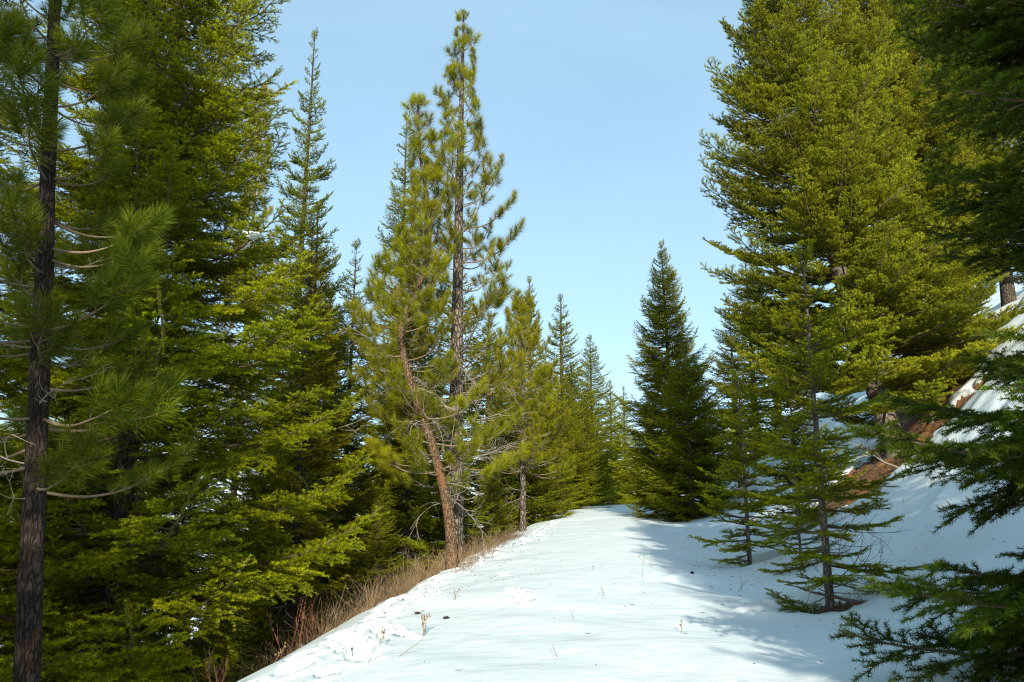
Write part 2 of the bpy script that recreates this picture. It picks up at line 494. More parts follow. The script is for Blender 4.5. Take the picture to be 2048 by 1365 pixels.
for L in (0.3, 0.7, 1.2):
    SAP[L] = [conifer_bough(9000 + 100 * k + int(L * 10), L, sp1=0.060, sp2=0.070, nsp=0.0014, nwid=0.0048, nlen=0.027, spread=0.42, droop=-0.15, sag=0.06,
                            lift=0.10, ang1=50, ang2=45, twig_frac=0.4, mats=fm) for k in range(3)]
for L in (1.2, 2.0):
    NEAR[L] = [conifer_bough(5000 + 100 * k + int(L * 10), L, sp1=0.058, sp2=0.055, nsp=0.0013, nwid=0.0034, nlen=0.030, spread=0.54, droop=-0.6, sag=0.15,
                             lift=0.14, mats=fm) for k in range(3)]
for L, nt in ((0.9, 5), (1.6, 9)):
    NPIN[L] = [pine_bough(1300 + 100 * k + int(L * 10), L, nt, 190, nlen=0.17, nwid=0.0042, bent=True, lift=0.30, mats=pm, brush=0.26) for k in range(3)]
DEAD = {L: [dead_branch(40 + 10 * k + int(L * 7), L, [M_DEAD]) for k in range(4)] for L in (0.6, 1.1, 1.7)}

# ---------------------------------------------------------------- trees
def trunk_mesh(seed, path, r0, r1, mat, sides=14, flare=1.35):
    rng = np.random.default_rng(seed)
    n = 40
    t = np.linspace(0, 1, n)
    pts = np.array([path(k) for k in t])
    rad = r0 * (1 - t) ** 0.85 + r1
    rad = rad * (1 + (flare - 1) * np.exp(-t * 28)) * (1 + rng.normal(0, 0.02, n))
    mb = Mesh()
    mb.tube(pts, rad, sides, 0, True, True, 0.03, rng)
    return mb.build("trunk", [mat])

def straight(h, lean=(0, 0), sway=0.06, seed=0):
    rng = random.Random(seed)
    a, b, c, d = (rng.uniform(-1, 1) for _ in range(4))
    def path(t):
        z = -0.5 + (h + 0.5) * t
        s = sway * math.sin(t * 5 + a * 3) * t
        return np.array([lean[0] * t + s * b, lean[1] * t + s * d, z])
    return path

def pick(lib, L):
    k = min(lib, key=lambda q: abs(math.log(q / max(L, 0.05))))
    return k, lib[k]

def crown_layout(seed, path, h, z0, radius, whorl, per, elev, jitter=0.22, top_gap=0.25, skip=None):
    """(point on trunk, azimuth, elevation, length, f) of every bough; f runs 0 at the crown's foot to 1 at the tip."""
    rng = random.Random(seed)
    out, z = [], z0
    while z < h - top_gap:
        f = (z - z0) / (h - z0)
        m = per if f < 0.85 else max(3, per - 2)
        a0 = rng.uniform(0, 2 * math.pi)
        for k in range(m):
            az = a0 + 2 * math.pi * k / m + rng.uniform(-0.35, 0.35)
            zz = z + rng.uniform(-0.5, 0.5) * whorl
            ff = min(max((zz - z0) / (h - z0), 0), 0.995)
            L = radius(ff) * rng.uniform(1 - jitter, 1 + jitter * 0.8)
            if skip and skip(az, ff, rng): continue
            if L < 0.08: continue
            e = elev(ff) + rng.gauss(0, 0.10)
            tt = (zz + 0.5) / (h + 0.5)
            out.append((path(min(max(tt, 0), 1)), az, e, L, ff))
        z += whorl * (1.0 - 0.35 * f)
    return out

def bough_objects(crown, layout, lib, colour, seed, name="bough"):
    rng = random.Random(seed)
    for p, az, e, L, f in layout:
        k, ms = pick(lib, L)
        o = bpy.data.objects.new(name, ms[rng.randrange(len(ms))])
        COL.objects.link(o)
        o.parent = crown
        o.location = p
        o.rotation_euler = (rng.uniform(-0.25, 0.25), -e, az)
        s = L / k
        o.scale = (s, s * rng.uniform(0.85, 1.15), s)
        j = rng.uniform(0.70, 1.24)
        g = rng.uniform(0.94, 1.06)
        o.color = (colour[0] * j * g, colour[1] * j, colour[2] * j, 1)

def crown_empty(root):
    c = bpy.data.objects.new("crown", None)
    c.empty_display_size = 0.2
    COL.objects.link(c)
    c.parent = root
    return c

def cone(rmax, p=0.85, base=0.12, tip=0.10):
    """Crown radius by height: swells quickly from the foot, then narrows to the tip."""
    def r(f):
        return rmax * min(1.0, 0.62 + 0.38 * f / base) * (1 - f) ** p + tip
    return r

def elev_fn(low, mid, top):
    def e(f):
        return low + (mid - low) * min(1, f / 0.5) if f < 0.5 else mid + (top - mid) * (f - 0.5) / 0.5
    return e

def tree(name, label, cat, x, y, h, lib, colour, radius, z0=0.8, whorl=0.33, per=5, elev=elev_fn(-0.15, 0.1, 0.75), trunk_r=0.13, bark=None,
         seed=1, lean=(0, 0), path=None, group=None, dead=0, dead_z=(0.6, 2.0), dead_len=(0.6, 1.4), skip=None, sink=0.0, jitter=0.22, sway=0.06, leader=True, tip_r=0.008, clearance=0.12):
    root = thing(name, label, cat, (x, y, base_ground(x, y) - sink), group)
    path = path or straight(h, lean, sway, seed)
    link("trunk", trunk_mesh(seed, path, trunk_r, tip_r, bark or M_BARK_FIR), root)
    crown = crown_empty(root)
    lay = crown_layout(seed, path, h, z0, radius, whorl, per, elev, jitter, skip=skip)
    if leader:
        tp = path(1.0)
        for k in range(3):
            lay.append((path(0.985 - 0.004 * k), k * 2.1, 1.25, 0.35, 1.0))
    gz = root.location.z
    clear = []
    for pt, az, e, L, f in lay:      # low boughs rest on the snow instead of running into it
        for tries in range(12):
            tx, ty = x + pt[0] + L * math.cos(az) * math.cos(e), y + pt[1] + L * math.sin(az) * math.cos(e)
            if gz + pt[2] + L * math.sin(e) + 0.06 * L > base_ground(tx, ty) + clearance: break
            e += 0.08
        if tries > 2 and f < 0.16: continue
        clear.append((pt, az, e, L, f))
    bough_objects(crown, clear, lib, colour, seed)
    rng = random.Random(seed + 5)
    for _ in range(dead):
        zz = rng.uniform(*dead_z)
        L = rng.uniform(*dead_len)
        k, ms = pick(DEAD, L)
        o = link("dead_branch", ms[rng.randrange(len(ms))], root)
        o.location = path((zz + 0.5) / (h + 0.5))
        o.rotation_euler = (rng.uniform(-1, 1), rng.uniform(-0.25, 0.35), rng.uniform(0, 6.28))
        s = L / k
        o.scale = (s, s, s)
    return root

# ---------------------------------------------------------------- far crowns: one mesh each, shared
FARB = {}
for L in (0.5, 1.0, 1.7, 2.4):
    FARB[L] = [conifer_bough(20000 + 100 * k + int(L * 10), L, sp1=0.085, sp2=0.085, nsp=0.0097, nwid=0.021, nlen=0.040, spread=0.42, droop=-0.3,
                             sag=0.08, lift=0.22, tw_up=0.15, mats=fm, flat=0.3) for k in range(2)]
def mesh_arrays(me):
    v = np.empty(len(me.vertices) * 3, np.float32); me.vertices.foreach_get("co", v)
    t = np.empty(len(me.vertices), np.float32); me.attributes["tint"].data.foreach_get("value", t)
    ls = np.empty(len(me.polygons), np.int32); me.polygons.foreach_get("loop_start", ls)
    lt = np.empty(len(me.polygons), np.int32); me.polygons.foreach_get("loop_total", lt)
    mi = np.empty(len(me.polygons), np.int32); me.polygons.foreach_get("material_index", mi)
    vi = np.empty(len(me.loops), np.int32); me.loops.foreach_get("vertex_index", vi)
    faces = []
    for n in (3, 4):
        for m in (0, 1):
            s = ls[(lt == n) & (mi == m)]
            if len(s): faces.append((vi[s[:, None] + np.arange(n)], m))
    return v.reshape(-1, 3), t, faces
FARA = {L: [mesh_arrays(m) for m in ms] for L, ms in FARB.items()}

def far_crown(seed, h, radius, whorl=0.36, per=6, z0=0.4):
    """A whole crown at far distance as one mesh."""
    rng = random.Random(seed)
    lay = crown_layout(seed, straight(h, seed=seed, sway=0.04), h, z0, radius, whorl, per, elev_fn(-0.1, 0.2, 0.8), 0.24)
    lay += [(np.array([0, 0, h - 0.35]), k * 2.1, 1.25, 0.35, 1.0) for k in range(3)]
    mb = Mesh()
    for p, az, e, L, f in lay:
        k = min(FARA, key=lambda q: abs(math.log(q / L)))
        v, t, faces = FARA[k][rng.randrange(2)]
        s = L / k
        ce, se, ca, sa = math.cos(-e), math.sin(-e), math.cos(az), math.sin(az)
        M = np.array([[ca * ce, -sa, ca * se], [sa * ce, ca, sa * se], [-se, 0, ce]]) * s
        w = v @ M.T + np.array(p)
        base = mb.n
        tt = np.clip(t + rng.uniform(-0.15, 0.15), 0, 1)
        mb.v.append(w.astype(np.float32)); mb.t.append(tt)
        for fc, m in faces:
            mb.f.setdefault((fc.shape[1], m, False), []).append(fc + base)
        mb.n += len(w)
    return mb.build("crown", fm)

FAR_H = 10.0
FAR_CROWNS = [far_crown(900 + k, FAR_H, cone(r, p), whorl=w) for k, (r, p, w) in enumerate([(2.1, 0.9, 0.36), (2.5, 0.85, 0.34), (1.8, 0.85, 0.36), (2.9, 0.95, 0.34)])]
FAR_TRUNK = trunk_mesh(77, straight(FAR_H, seed=3, sway=0.03), 0.12, 0.01, M_BARK_FIR, 8)

def far_tree(label, x, y, h, variant, colour, wide=1.0, rot=0.0, group="firs standing beyond the road", name="fir_tree", dz=0.0):
    root = thing(name, label, "tree", (x, y, base_ground(x, y) + dz), group)
    root.rotation_euler = (0, 0, rot)
    s = h / FAR_H
    root.scale = (s * wide, s * wide, s)
    link("trunk", FAR_TRUNK, root)
    c = link("crown", FAR_CROWNS[variant], root)
    c.color = (*colour, 1)
    return root

# ---------------------------------------------------------------- snow, earth and the far land
def vnoise(x, y, s, seed=0):
    """Smooth value noise in -1..1."""
    x = np.asarray(x, float) / s; y = np.asarray(y, float) / s
    xi = np.floor(x); yi = np.floor(y); fx = x - xi; fy = y - yi
    fx = fx * fx * (3 - 2 * fx); fy = fy * fy * (3 - 2 * fy)
    def hsh(a, b):
        v = np.sin(a * 127.1 + b * 311.7 + seed * 74.7) * 43758.5453
        return v - np.floor(v)
    return 2 * ((hsh(xi, yi) * (1 - fx) + hsh(xi + 1, yi) * fx) * (1 - fy) + (hsh(xi, yi + 1) * (1 - fx) + hsh(xi + 1, yi + 1) * fx) * fy) - 1

def smooth(a, b, v):
    t = np.clip((v - a) / (b - a), 0, 1)
    return t * t * (3 - 2 * t)

WELLS = [  # x, y, radius x, radius y, depth: the hollows round the young firs
    (3.46, 9.14, 0.60, 0.50, 0.15), (2.92, 9.02, 0.30, 0.22, 0.07), (3.82, 13.35, 0.45, 0.42, 0.10), (5.72, 26.0, 0.7, 0.6, 0.15), (4.85, 27.6, 0.6, 0.5, 0.12)]
TRAIL = [(-2.25, 6.6), (-2.03, 7.46), (-1.81, 8.1), (-1.70, 9.02), (-1.54, 9.9), (-1.52, 11.8), (-1.35, 13.6), (-0.95, 15.9), (-0.35, 18.3), (0.45, 21.3), (1.6, 29)]
PRINTS = []
_rng = random.Random(4)
_acc, _side = 0.0, 1
for (xa, ya), (xb, yb) in zip(TRAIL, TRAIL[1:]):
    ln = math.hypot(xb - xa, yb - ya)
    dx, dy = (xb - xa) / ln, (yb - ya) / ln
    while _acc < ln:
        _side = -_side
        off = 0.13 * _side + _rng.gauss(0, 0.035)
        PRINTS.append((xa + dx * _acc - dy * off, ya + dy * _acc + dx * off, math.atan2(dy, dx) + _rng.gauss(0, 0.2), _rng.uniform(0.17, 0.24), _rng.uniform(0.085, 0.12), _rng.uniform(0.14, 0.21)))
        _acc += _rng.uniform(0.40, 0.58)
    _acc -= ln
for k in range(26):
    q = _rng.random()
    py = 6.6 + 15 * q
    px = np.interp(py, [t[1] for t in TRAIL], [t[0] for t in TRAIL]) + 0.34 + _rng.gauss(0, 0.09)
    PRINTS.append((float(px), py, 1.4 + _rng.gauss(0, 0.35), _rng.uniform(0.14, 0.22), _rng.uniform(0.08, 0.11), _rng.uniform(0.08, 0.15)))
for px, py in [(0.10, 10.5), (0.0, 10.9), (0.18, 10.15), (-0.30, 15.9), (-0.12, 13.2), (-1.25, 7.3), (-1.5, 7.0), (-1.35, 7.7), (-1.1, 8.5)]:
    PRINTS.append((px, py, 1.5 + _rng.gauss(0, 0.3), _rng.uniform(0.14, 0.20), _rng.uniform(0.07, 0.09), _rng.uniform(0.09, 0.13)))

def spaced(parts):
    out = []
    for a, b, step in parts:
        out.append(np.arange(a, b, step))
    return np.concatenate(out)
def growing(a, b, step, k):
    out, v = [], a
    while v < b:
        out.append(v); v += step; step *= k
    out.append(b)
    return np.array(out)
gx = np.concatenate([-growing(8.0, 3500, 0.4, 1.16)[::-1], np.arange(-7.8, -3.0, 0.14), np.arange(-3.0, 2.4, 0.045), np.arange(2.4, 9.0, 0.065), growing(9.0, 900, 0.12, 1.09)])
gy = np.concatenate([-growing(0.0, 400, 0.5, 1.15)[::-1][:-1], np.arange(0.0, 5.6, 0.3), np.arange(5.6, 15.5, 0.05), np.arange(15.5, 32, 0.10), growing(32, 4500, 0.2, 1.08)])
GX, GY = np.meshgrid(gx, gy)
GZ = np.vectorize(base_ground)(GX, GY)
XL = np.vectorize(lambda q: lerp_table(LEFT_EDGE, q))(gy)[:, None]
XR = np.vectorize(lambda q: lerp_table(RIGHT_FOOT, q))(gy)[:, None]
near = 1 - smooth(50, 110, np.hypot(GX, GY))
# drifts and soft undulation
GZ += near * (0.035 * vnoise(GX, GY, 2.3, 1) + 0.022 * vnoise(GX + 0.4 * GY, GY, 0.9, 2) + 0.010 * vnoise(GX, GY * 0.6, 0.32, 3) + 0.005 * vnoise(GX, GY * 0.7, 0.15, 4))
bank = smooth(0.2, 2.0, GX - XR)
GZ += near * bank * (0.10 * vnoise(GX, GY, 1.1, 5) + 0.05 * vnoise(GX - GY, GY, 0.5, 6))
# ripples laid by the wind across the road
GZ += near * 0.0012 * np.sin((GY + 0.25 * GX + 0.5 * vnoise(GX, GY, 1.5, 8)) * 11) * smooth(-0.3, 0.5, vnoise(GX, GY, 1.9, 9) + 0.2)
DL = XL - 0.25 - GX
n1 = vnoise(GX, GY, 0.8, 11) + 0.5 * vnoise(GX, GY, 0.3, 12)
left_litter = smooth(0.45, 1.0, DL + 0.35 * n1) * (1 - 0.95 * smooth(0.55, 0.85, vnoise(GX, GY, 2.4, 14) + 0.35 * n1 - 0.05)) * (1 - smooth(60, 160, np.hypot(GX, GY)) * 0.6)
u1 = ((GX - 8.0) * 0.75 + (GY - 16.1) * 0.66); u2 = (-(GX - 8.0) * 0.66 + (GY - 16.1) * 0.75)
right_litter = smooth(1.15, 0.75, np.sqrt((u1 / 3.4) ** 2 + (u2 / 1.5) ** 2) + 0.38 * n1 + 0.25 * vnoise(GX, GY, 0.18, 41))
u3 = np.sqrt(((GX - 10.4) / 1.6) ** 2 + ((GY - 18.5) / 1.6) ** 2)
right_litter = np.maximum(right_litter, smooth(1.1, 0.8, u3 + 0.3 * n1))
litter = np.maximum(left_litter, right_litter)
for wx, wy, ra, rb, dp in WELLS:
    q = np.sqrt(((GX - wx) / ra) ** 2 + ((GY - wy) / rb) ** 2) + 0.12 * n1 + 0.16 * vnoise(GX, GY, 0.13, 51) + 0.10 * vnoise(GX, GY, 0.07, 52)
    GZ -= dp * smooth(1.25, 0.6, q)
    litter = np.maximum(litter, smooth(0.92, 0.62, q))
    GZ += 0.03 * np.exp(-((q - 1.4) / 0.25) ** 2)
GZ -= 0.16 * smooth(0.35, 0.75, np.maximum(left_litter, right_litter)) * near
for px, py, a, ra, rb, dp in PRINTS:
    sel = (np.abs(gx - px) < 0.6); sey = (np.abs(gy - py) < 0.6)
    if not sel.any() or not sey.any(): continue
    ix, iy = np.where(sel)[0], np.where(sey)[0]
    sl = np.s_[iy[0]:iy[-1] + 1, ix[0]:ix[-1] + 1]
    dx, dy = GX[sl] - px, GY[sl] - py
    q = np.sqrt(((dx * math.cos(a) + dy * math.sin(a)) / ra) ** 2 + ((-dx * math.sin(a) + dy * math.cos(a)) / rb) ** 2) + 0.15 * vnoise(GX[sl], GY[sl], 0.09, 20)
    GZ[sl] += -dp * smooth(1.15, 0.7, q) + 0.035 * np.exp(-((q - 1.4) / 0.25) ** 2)
GZ += near * np.clip(right_litter, 0, 1) * (0.05 * vnoise(GX, GY, 0.22, 42) + 0.03 * vnoise(GX, GY, 0.11, 43))
# lumps at the foot of the bank
for lx, ly, lr, lh in [(2.63, 12.21, 0.28, 0.09), (5.6, 10.6, 0.16, 0.12), (5.9, 10.9, 0.13, 0.10), (5.2, 10.1, 0.12, 0.08), (5.0, 9.7, 0.14, 0.08), (4.2, 21.8, 0.3, 0.10), (4.6, 12.4, 0.4, 0.10), (4.45, 8.3, 0.35, 0.12)]:
    GZ += lh * np.exp(-((GX - lx) ** 2 + (GY - ly) ** 2) / lr ** 2)

ny, nx = GX.shape
gi = np.arange(ny - 1)[:, None] * nx + np.arange(nx - 1)[None, :]
gfaces = np.stack([gi, gi + 1, gi + nx + 1, gi + nx], -1).reshape(-1, 4)

m, n, l, out = new_mat("snow_and_litter")
at = n.new("ShaderNodeAttribute"); at.attribute_name = "tint"
tc = n.new("ShaderNodeTexCoord")
no = n.new("ShaderNodeTexNoise"); no.inputs['Scale'].default_value = 9; no.inputs['Detail'].default_value = 8
l.new(tc.outputs['Object'], no.inputs['Vector'])
ma = n.new("ShaderNodeMath"); ma.operation = 'MULTIPLY_ADD'; ma.inputs[1].default_value = 0.7; ma.inputs[2].default_value = -0.35
l.new(no.outputs['Fac'], ma.inputs[0])
ad = n.new("ShaderNodeMath"); ad.operation = 'ADD'
l.new(ma.outputs['Value'], ad.inputs[0]); l.new(at.outputs['Fac'], ad.inputs[1])
mk = n.new("ShaderNodeMapRange"); mk.inputs['From Min'].default_value = 0.46; mk.inputs['From Max'].default_value = 0.56
l.new(ad.outputs['Value'], mk.inputs['Value'])
# litter: needles, bark crumbs, earth
ln1 = n.new("ShaderNodeTexNoise"); ln1.inputs['Scale'].default_value = 38; ln1.inputs['Detail'].default_value = 7; ln1.inputs['Roughness'].default_value = 0.75
l.new(tc.outputs['Object'], ln1.inputs['Vector'])
lr = n.new("ShaderNodeValToRGB")
e = lr.color_ramp.elements
e[0].position = 0.30; e[0].color = (0.020, 0.012, 0.008, 1)
e[1].position = 0.72; e[1].color = (0.440, 0.240, 0.105, 1)
k = lr.color_ramp.elements.new(0.5); k.color = (0.200, 0.098, 0.040, 1)
l.new(ln1.outputs['Fac'], lr.inputs['Fac'])
sn = n.new("ShaderNodeTexNoise"); sn.inputs['Scale'].default_value = 1.1; sn.inputs['Detail'].default_value = 4
l.new(tc.outputs['Object'], sn.inputs['Vector'])
sc_ = n.new("ShaderNodeMix"); sc_.data_type = 'RGBA'
sc_.inputs['A'].default_value = (0.69, 0.78, 0.81, 1); sc_.inputs['B'].default_value = (0.75, 0.825, 0.85, 1)
l.new(sn.outputs['Fac'], sc_.inputs['Factor'])
cm = n.new("ShaderNodeMix"); cm.data_type = 'RGBA'
l.new(mk.outputs['Result'], cm.inputs['Factor']); l.new(sc_.outputs['Result'], cm.inputs['A']); l.new(lr.outputs['Color'], cm.inputs['B'])
b1 = n.new("ShaderNodeTexNoise"); b1.inputs['Scale'].default_value = 55; b1.inputs['Detail'].default_value = 6
mpb = n.new("ShaderNodeMapping"); mpb.inputs['Scale'].default_value = (0.55, 1.0, 1.0)
l.new(tc.outputs['Object'], mpb.inputs['Vector']); l.new(mpb.outputs['Vector'], b1.inputs['Vector'])
b2 = n.new("ShaderNodeTexNoise"); b2.inputs['Scale'].default_value = 7; b2.inputs['Detail'].default_value = 5
l.new(mpb.outputs['Vector'], b2.inputs['Vector'])
bs = n.new("ShaderNodeMath"); bs.operation = 'MULTIPLY_ADD'; bs.inputs[1].default_value = 0.10
l.new(b1.outputs['Fac'], bs.inputs[0]); l.new(b2.outputs['Fac'], bs.inputs[2])
lb = n.new("ShaderNodeMath"); lb.operation = 'MULTIPLY_ADD'
l.new(ln1.outputs['Fac'], lb.inputs[0]); l.new(mk.outputs['Result'], lb.inputs[1]); l.new(bs.outputs['Value'], lb.inputs[2])
bu = n.new("ShaderNodeBump"); bu.inputs['Strength'].default_value = 0.38; bu.inputs['Distance'].default_value = 0.035
l.new(lb.outputs['Value'], bu.inputs['Height'])
p = n.new("ShaderNodeBsdfPrincipled"); p.inputs['Roughness'].default_value = 0.7; p.inputs['Specular IOR Level'].default_value = 0.25
l.new(cm.outputs['Result'], p.inputs['Base Color']); l.new(bu.outputs['Normal'], p.inputs['Normal'])
l.new(p.outputs['BSDF'], out.inputs['Surface'])
M_SNOW = m

ground = link("snowy_ground", mesh_from("snowy_ground", np.stack([GX, GY, GZ], -1).reshape(-1, 3), [(gfaces, 0, True)], [M_SNOW], litter.ravel()))
tag(ground, "snow covered forest road with a bank on one side and a falling slope on the other", None, None, "structure")

def surface(x, y):
    """Height of the finished snow at a point."""
    i = int(np.clip(np.searchsorted(gx, x) - 1, 0, nx - 2)); j = int(np.clip(np.searchsorted(gy, y) - 1, 0, ny - 2))
    fx = (x - gx[i]) / (gx[i + 1] - gx[i]); fy = (y - gy[j]) / (gy[j + 1] - gy[j])
    return float((GZ[j, i] * (1 - fx) + GZ[j, i + 1] * fx) * (1 - fy) + (GZ[j + 1, i] * (1 - fx) + GZ[j + 1, i + 1] * fx) * fy)

# wooded hills across the valley
m, n, l, out = new_mat("wooded_hills")
tc = n.new("ShaderNodeTexCoord")
no = n.new("ShaderNodeTexNoise"); no.inputs['Scale'].default_value = 0.012; no.inputs['Detail'].default_value = 9; no.inputs['Roughness'].default_value = 0.7
l.new(tc.outputs['Object'], no.inputs['Vector'])
rp = n.new("ShaderNodeValToRGB")
rp.color_ramp.elements[0].position = 0.50; rp.color_ramp.elements[0].color = (0.035, 0.050, 0.030, 1)
rp.color_ramp.elements[1].position = 0.60; rp.color_ramp.elements[1].color = (0.62, 0.68, 0.72, 1)
l.new(no.outputs['Fac'], rp.inputs['Fac'])
p = n.new("ShaderNodeBsdfPrincipled"); p.inputs['Roughness'].default_value = 0.9
l.new(rp.outputs['Color'], p.inputs['Base Color']); l.new(p.outputs['BSDF'], out.inputs['Surface'])
hx, hy = np.meshgrid(np.linspace(-4200, 600, 90), np.linspace(900, 4200, 60))
hz = -150 + 120 * np.exp(-((hy - 2600) / 700) ** 2) * (0.7 + 0.3 * vnoise(hx, hy, 520, 3)) + 18 * vnoise(hx, hy, 180, 4)
hz -= 60 * smooth(-600, 300, hx)
hi = np.arange(59)[:, None] * 90 + np.arange(89)[None, :]
hills = link("hills", mesh_from("hills", np.stack([hx, hy, hz], -1).reshape(-1, 3), [(np.stack([hi, hi + 1, hi + 91, hi + 90], -1).reshape(-1, 4), 0, True)], [m]))
tag(hills, "wooded snowy hills across the valley", None, None, "structure")

# ---------------------------------------------------------------- the trees along the road
FIRG = (1.0, 1.0, 1.0)
YEL = (1.25, 1.05, 0.9)
OLIVE = (1.1, 0.98, 1.0)
# falling slope side, front
tree("pine_tree", "shaded dark pine with big long needled tufts at the left edge", "tree", -3.63, 6.6, 9.6, NPIN, (0.60, 0.72, 0.85),  # needle colour lowered so that it holds this pine's shade
     lambda f: 0.62 + 0.42 * (1 - f), z0=2.5, whorl=0.42, per=5, elev=elev_fn(-0.05, 0.15, 0.7), trunk_r=0.072, bark=M_BARK_SHADEPINE, seed=11, lean=(-1.0, 0.2),
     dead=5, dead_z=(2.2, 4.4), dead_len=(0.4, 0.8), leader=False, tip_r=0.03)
LIT_FIR = tree("fir_tree", "broad tall fir with lit drooping boughs reaching over the left road edge", "tree", -4.80, 10.0, 14.2, FIR, (1.14, 1.18, 0.9),
     cone(2.85, 0.74, 0.05), z0=1.0, whorl=0.34, per=6, clearance=0.75, elev=elev_fn(-0.02, 0.12, 0.6), trunk_r=0.15, seed=21, lean=(0.1, 0.0), dead=10, dead_z=(0.6, 4.0), dead_len=(0.8, 1.7), jitter=0.3)
FL = "firs on the falling side of the road"
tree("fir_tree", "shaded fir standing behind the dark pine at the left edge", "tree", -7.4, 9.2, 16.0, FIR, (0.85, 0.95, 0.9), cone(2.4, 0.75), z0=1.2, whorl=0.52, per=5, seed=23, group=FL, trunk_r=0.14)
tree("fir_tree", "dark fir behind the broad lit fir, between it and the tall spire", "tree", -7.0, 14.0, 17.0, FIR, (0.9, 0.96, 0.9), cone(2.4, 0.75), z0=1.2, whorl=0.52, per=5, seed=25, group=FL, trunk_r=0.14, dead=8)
tree("fir_tree", "golden green fir with bare inner twigs beside the broad lit fir", "tree", -4.0, 15.2, 8.4, FIR, (1.25, 1.02, 0.7), cone(1.5, 0.8), z0=0.8, whorl=0.38, per=5, seed=27, group=FL, trunk_r=0.09, dead=16, dead_z=(0.5, 4.5))
tree("fir_tree", "tall narrow spired fir rising alone against the sky left of the big pine", "tree", -6.1, 22.0, 19.0, SPR, (0.92, 1.0, 0.9), cone(2.6, 1.0, 0.06), z0=2.0, whorl=0.46, per=5, elev=elev_fn(0.0, 0.2, 0.75), seed=29, trunk_r=0.15, group=FL, jitter=0.3)
tree("pine_tree", "thin yellowish pine between the broad fir and the tall spire", "tree", -8.9, 26.0, 21.2, PIN, (1.35, 1.02, 0.8), lambda f: 0.45 + 1.5 * (1 - f), z0=7, whorl=0.55, per=4, elev=elev_fn(0.2, 0.5, 0.9), seed=31, trunk_r=0.13, bark=M_BARK_PINE, dead=6, dead_z=(5, 12))
tree("fir_tree", "fir directly behind the leaning orange trunked pine with its tip just showing", "tree", -3.44, 24.0, 15.6, FIR, (0.95, 0.98, 0.9), cone(2.1, 0.85), z0=1.5, whorl=0.46, per=5, seed=33, group=FL, trunk_r=0.12)
tree("fir_tree", "dark fir low behind the two roadside pines", "tree", -2.6, 20.5, 8.0, FIR, (0.95, 0.96, 0.9), cone(2.2, 0.8), z0=0.15, whorl=0.36, per=6, seed=35, group=FL, trunk_r=0.09, dead=8)
tree("fir_tree", "fir with sparse lower limbs between the golden fir and the leaning pine", "tree", -4.9, 19.0, 11.0, FIR, (1.12, 1.0, 0.8), cone(2.0, 0.85), z0=0.2, whorl=0.40, per=5, seed=37, group=FL, trunk_r=0.10, dead=12)
tree("fir_tree", "fir filling the gap between the tall spire and the crooked pine", "tree", -4.75, 23.2, 11.6, FIR, (1.0, 1.0, 0.9), cone(1.9, 0.85), z0=0.8, whorl=0.40, per=5, seed=39, group=FL, trunk_r=0.10)
# roadside pines
tree("pine_tree", "tall straight grey trunked pine with an open top against the sky", "tree", -1.20, 17.2, 12.9, PIN, (1.05, 1.02, 0.9),
     lambda f: (0.20 + 1.95 * (1 - f) ** 0.8), z0=2.0, whorl=0.46, per=4, elev=elev_fn(-0.05, 0.45, 1.0), trunk_r=0.175, bark=M_BARK_PINE, seed=41, skip=lambda az, f, r: f < 0.30 and r.random() < 0.2, dead=30, dead_z=(1.2, 5.5), dead_len=(0.7, 1.6), jitter=0.3, leader=False, tip_r=0.02, sink=0.0)
def crooked(t):
    """The leaning pine: out towards the falling side, then straight up again."""
    pts = [(0.0, 0, -0.4), (0.02, 0, 0.4), (-0.10, 0.02, 1.3), (-0.38, 0.05, 2.3), (-0.75, 0.08, 3.3), (-1.0, 0.1, 4.1), (-1.02, 0.1, 4.8), (-0.72, 0.1, 5.5), (-0.55, 0.1, 6.2), (-0.58, 0.1, 7.2), (-0.78, 0.1, 8.4), (-0.85, 0.1, 9.6)]
    q = t * (len(pts) - 1); i = min(int(q), len(pts) - 2); f = q - i
    P = [np.array(pts[min(max(j, 0), len(pts) - 1)]) for j in (i - 1, i, i + 1, i + 2)]
    return 0.5 * ((2 * P[1]) + (P[2] - P[0]) * f + (2 * P[0] - 5 * P[1] + 4 * P[2] - P[3]) * f * f + (3 * P[1] - P[0] - 3 * P[2] + P[3]) * f ** 3)
tree("pine_tree", "crooked leaning pine with an orange barked foot at the snow edge", "tree", -1.14, 15.3, 9.6, PIN, (1.08, 1.06, 0.85),
     lambda f: (0.30 + 1.10 * (1 - f) ** 0.7), z0=1.8, whorl=0.36, per=5, elev=elev_fn(0.0, 0.4, 1.0), trunk_r=0.092, bark=M_BARK_ORANGE, seed=43, path=crooked, skip=lambda az, f, r: f < 0.40 and r.random() < 0.15, dead=24, dead_z=(1.0, 5.0), dead_len=(0.6, 1.4), leader=False, tip_r=0.018)
tree("pine_tree", "slim young pine with a bare brown lower trunk at the left road edge", "tree", 0.35, 25.6, 7.5, PIN, (1.15, 1.08, 0.85),
     lambda f: (0.45 + 1.35 * (1 - f) ** 0.8), z0=2.0, whorl=0.36, per=6, elev=elev_fn(-0.05, 0.35, 1.0), trunk_r=0.085, bark=M_BARK_PINE, seed=45, dead=22, dead_z=(0.8, 3.6), dead_len=(0.5, 1.2), leader=False, tip_r=0.02)

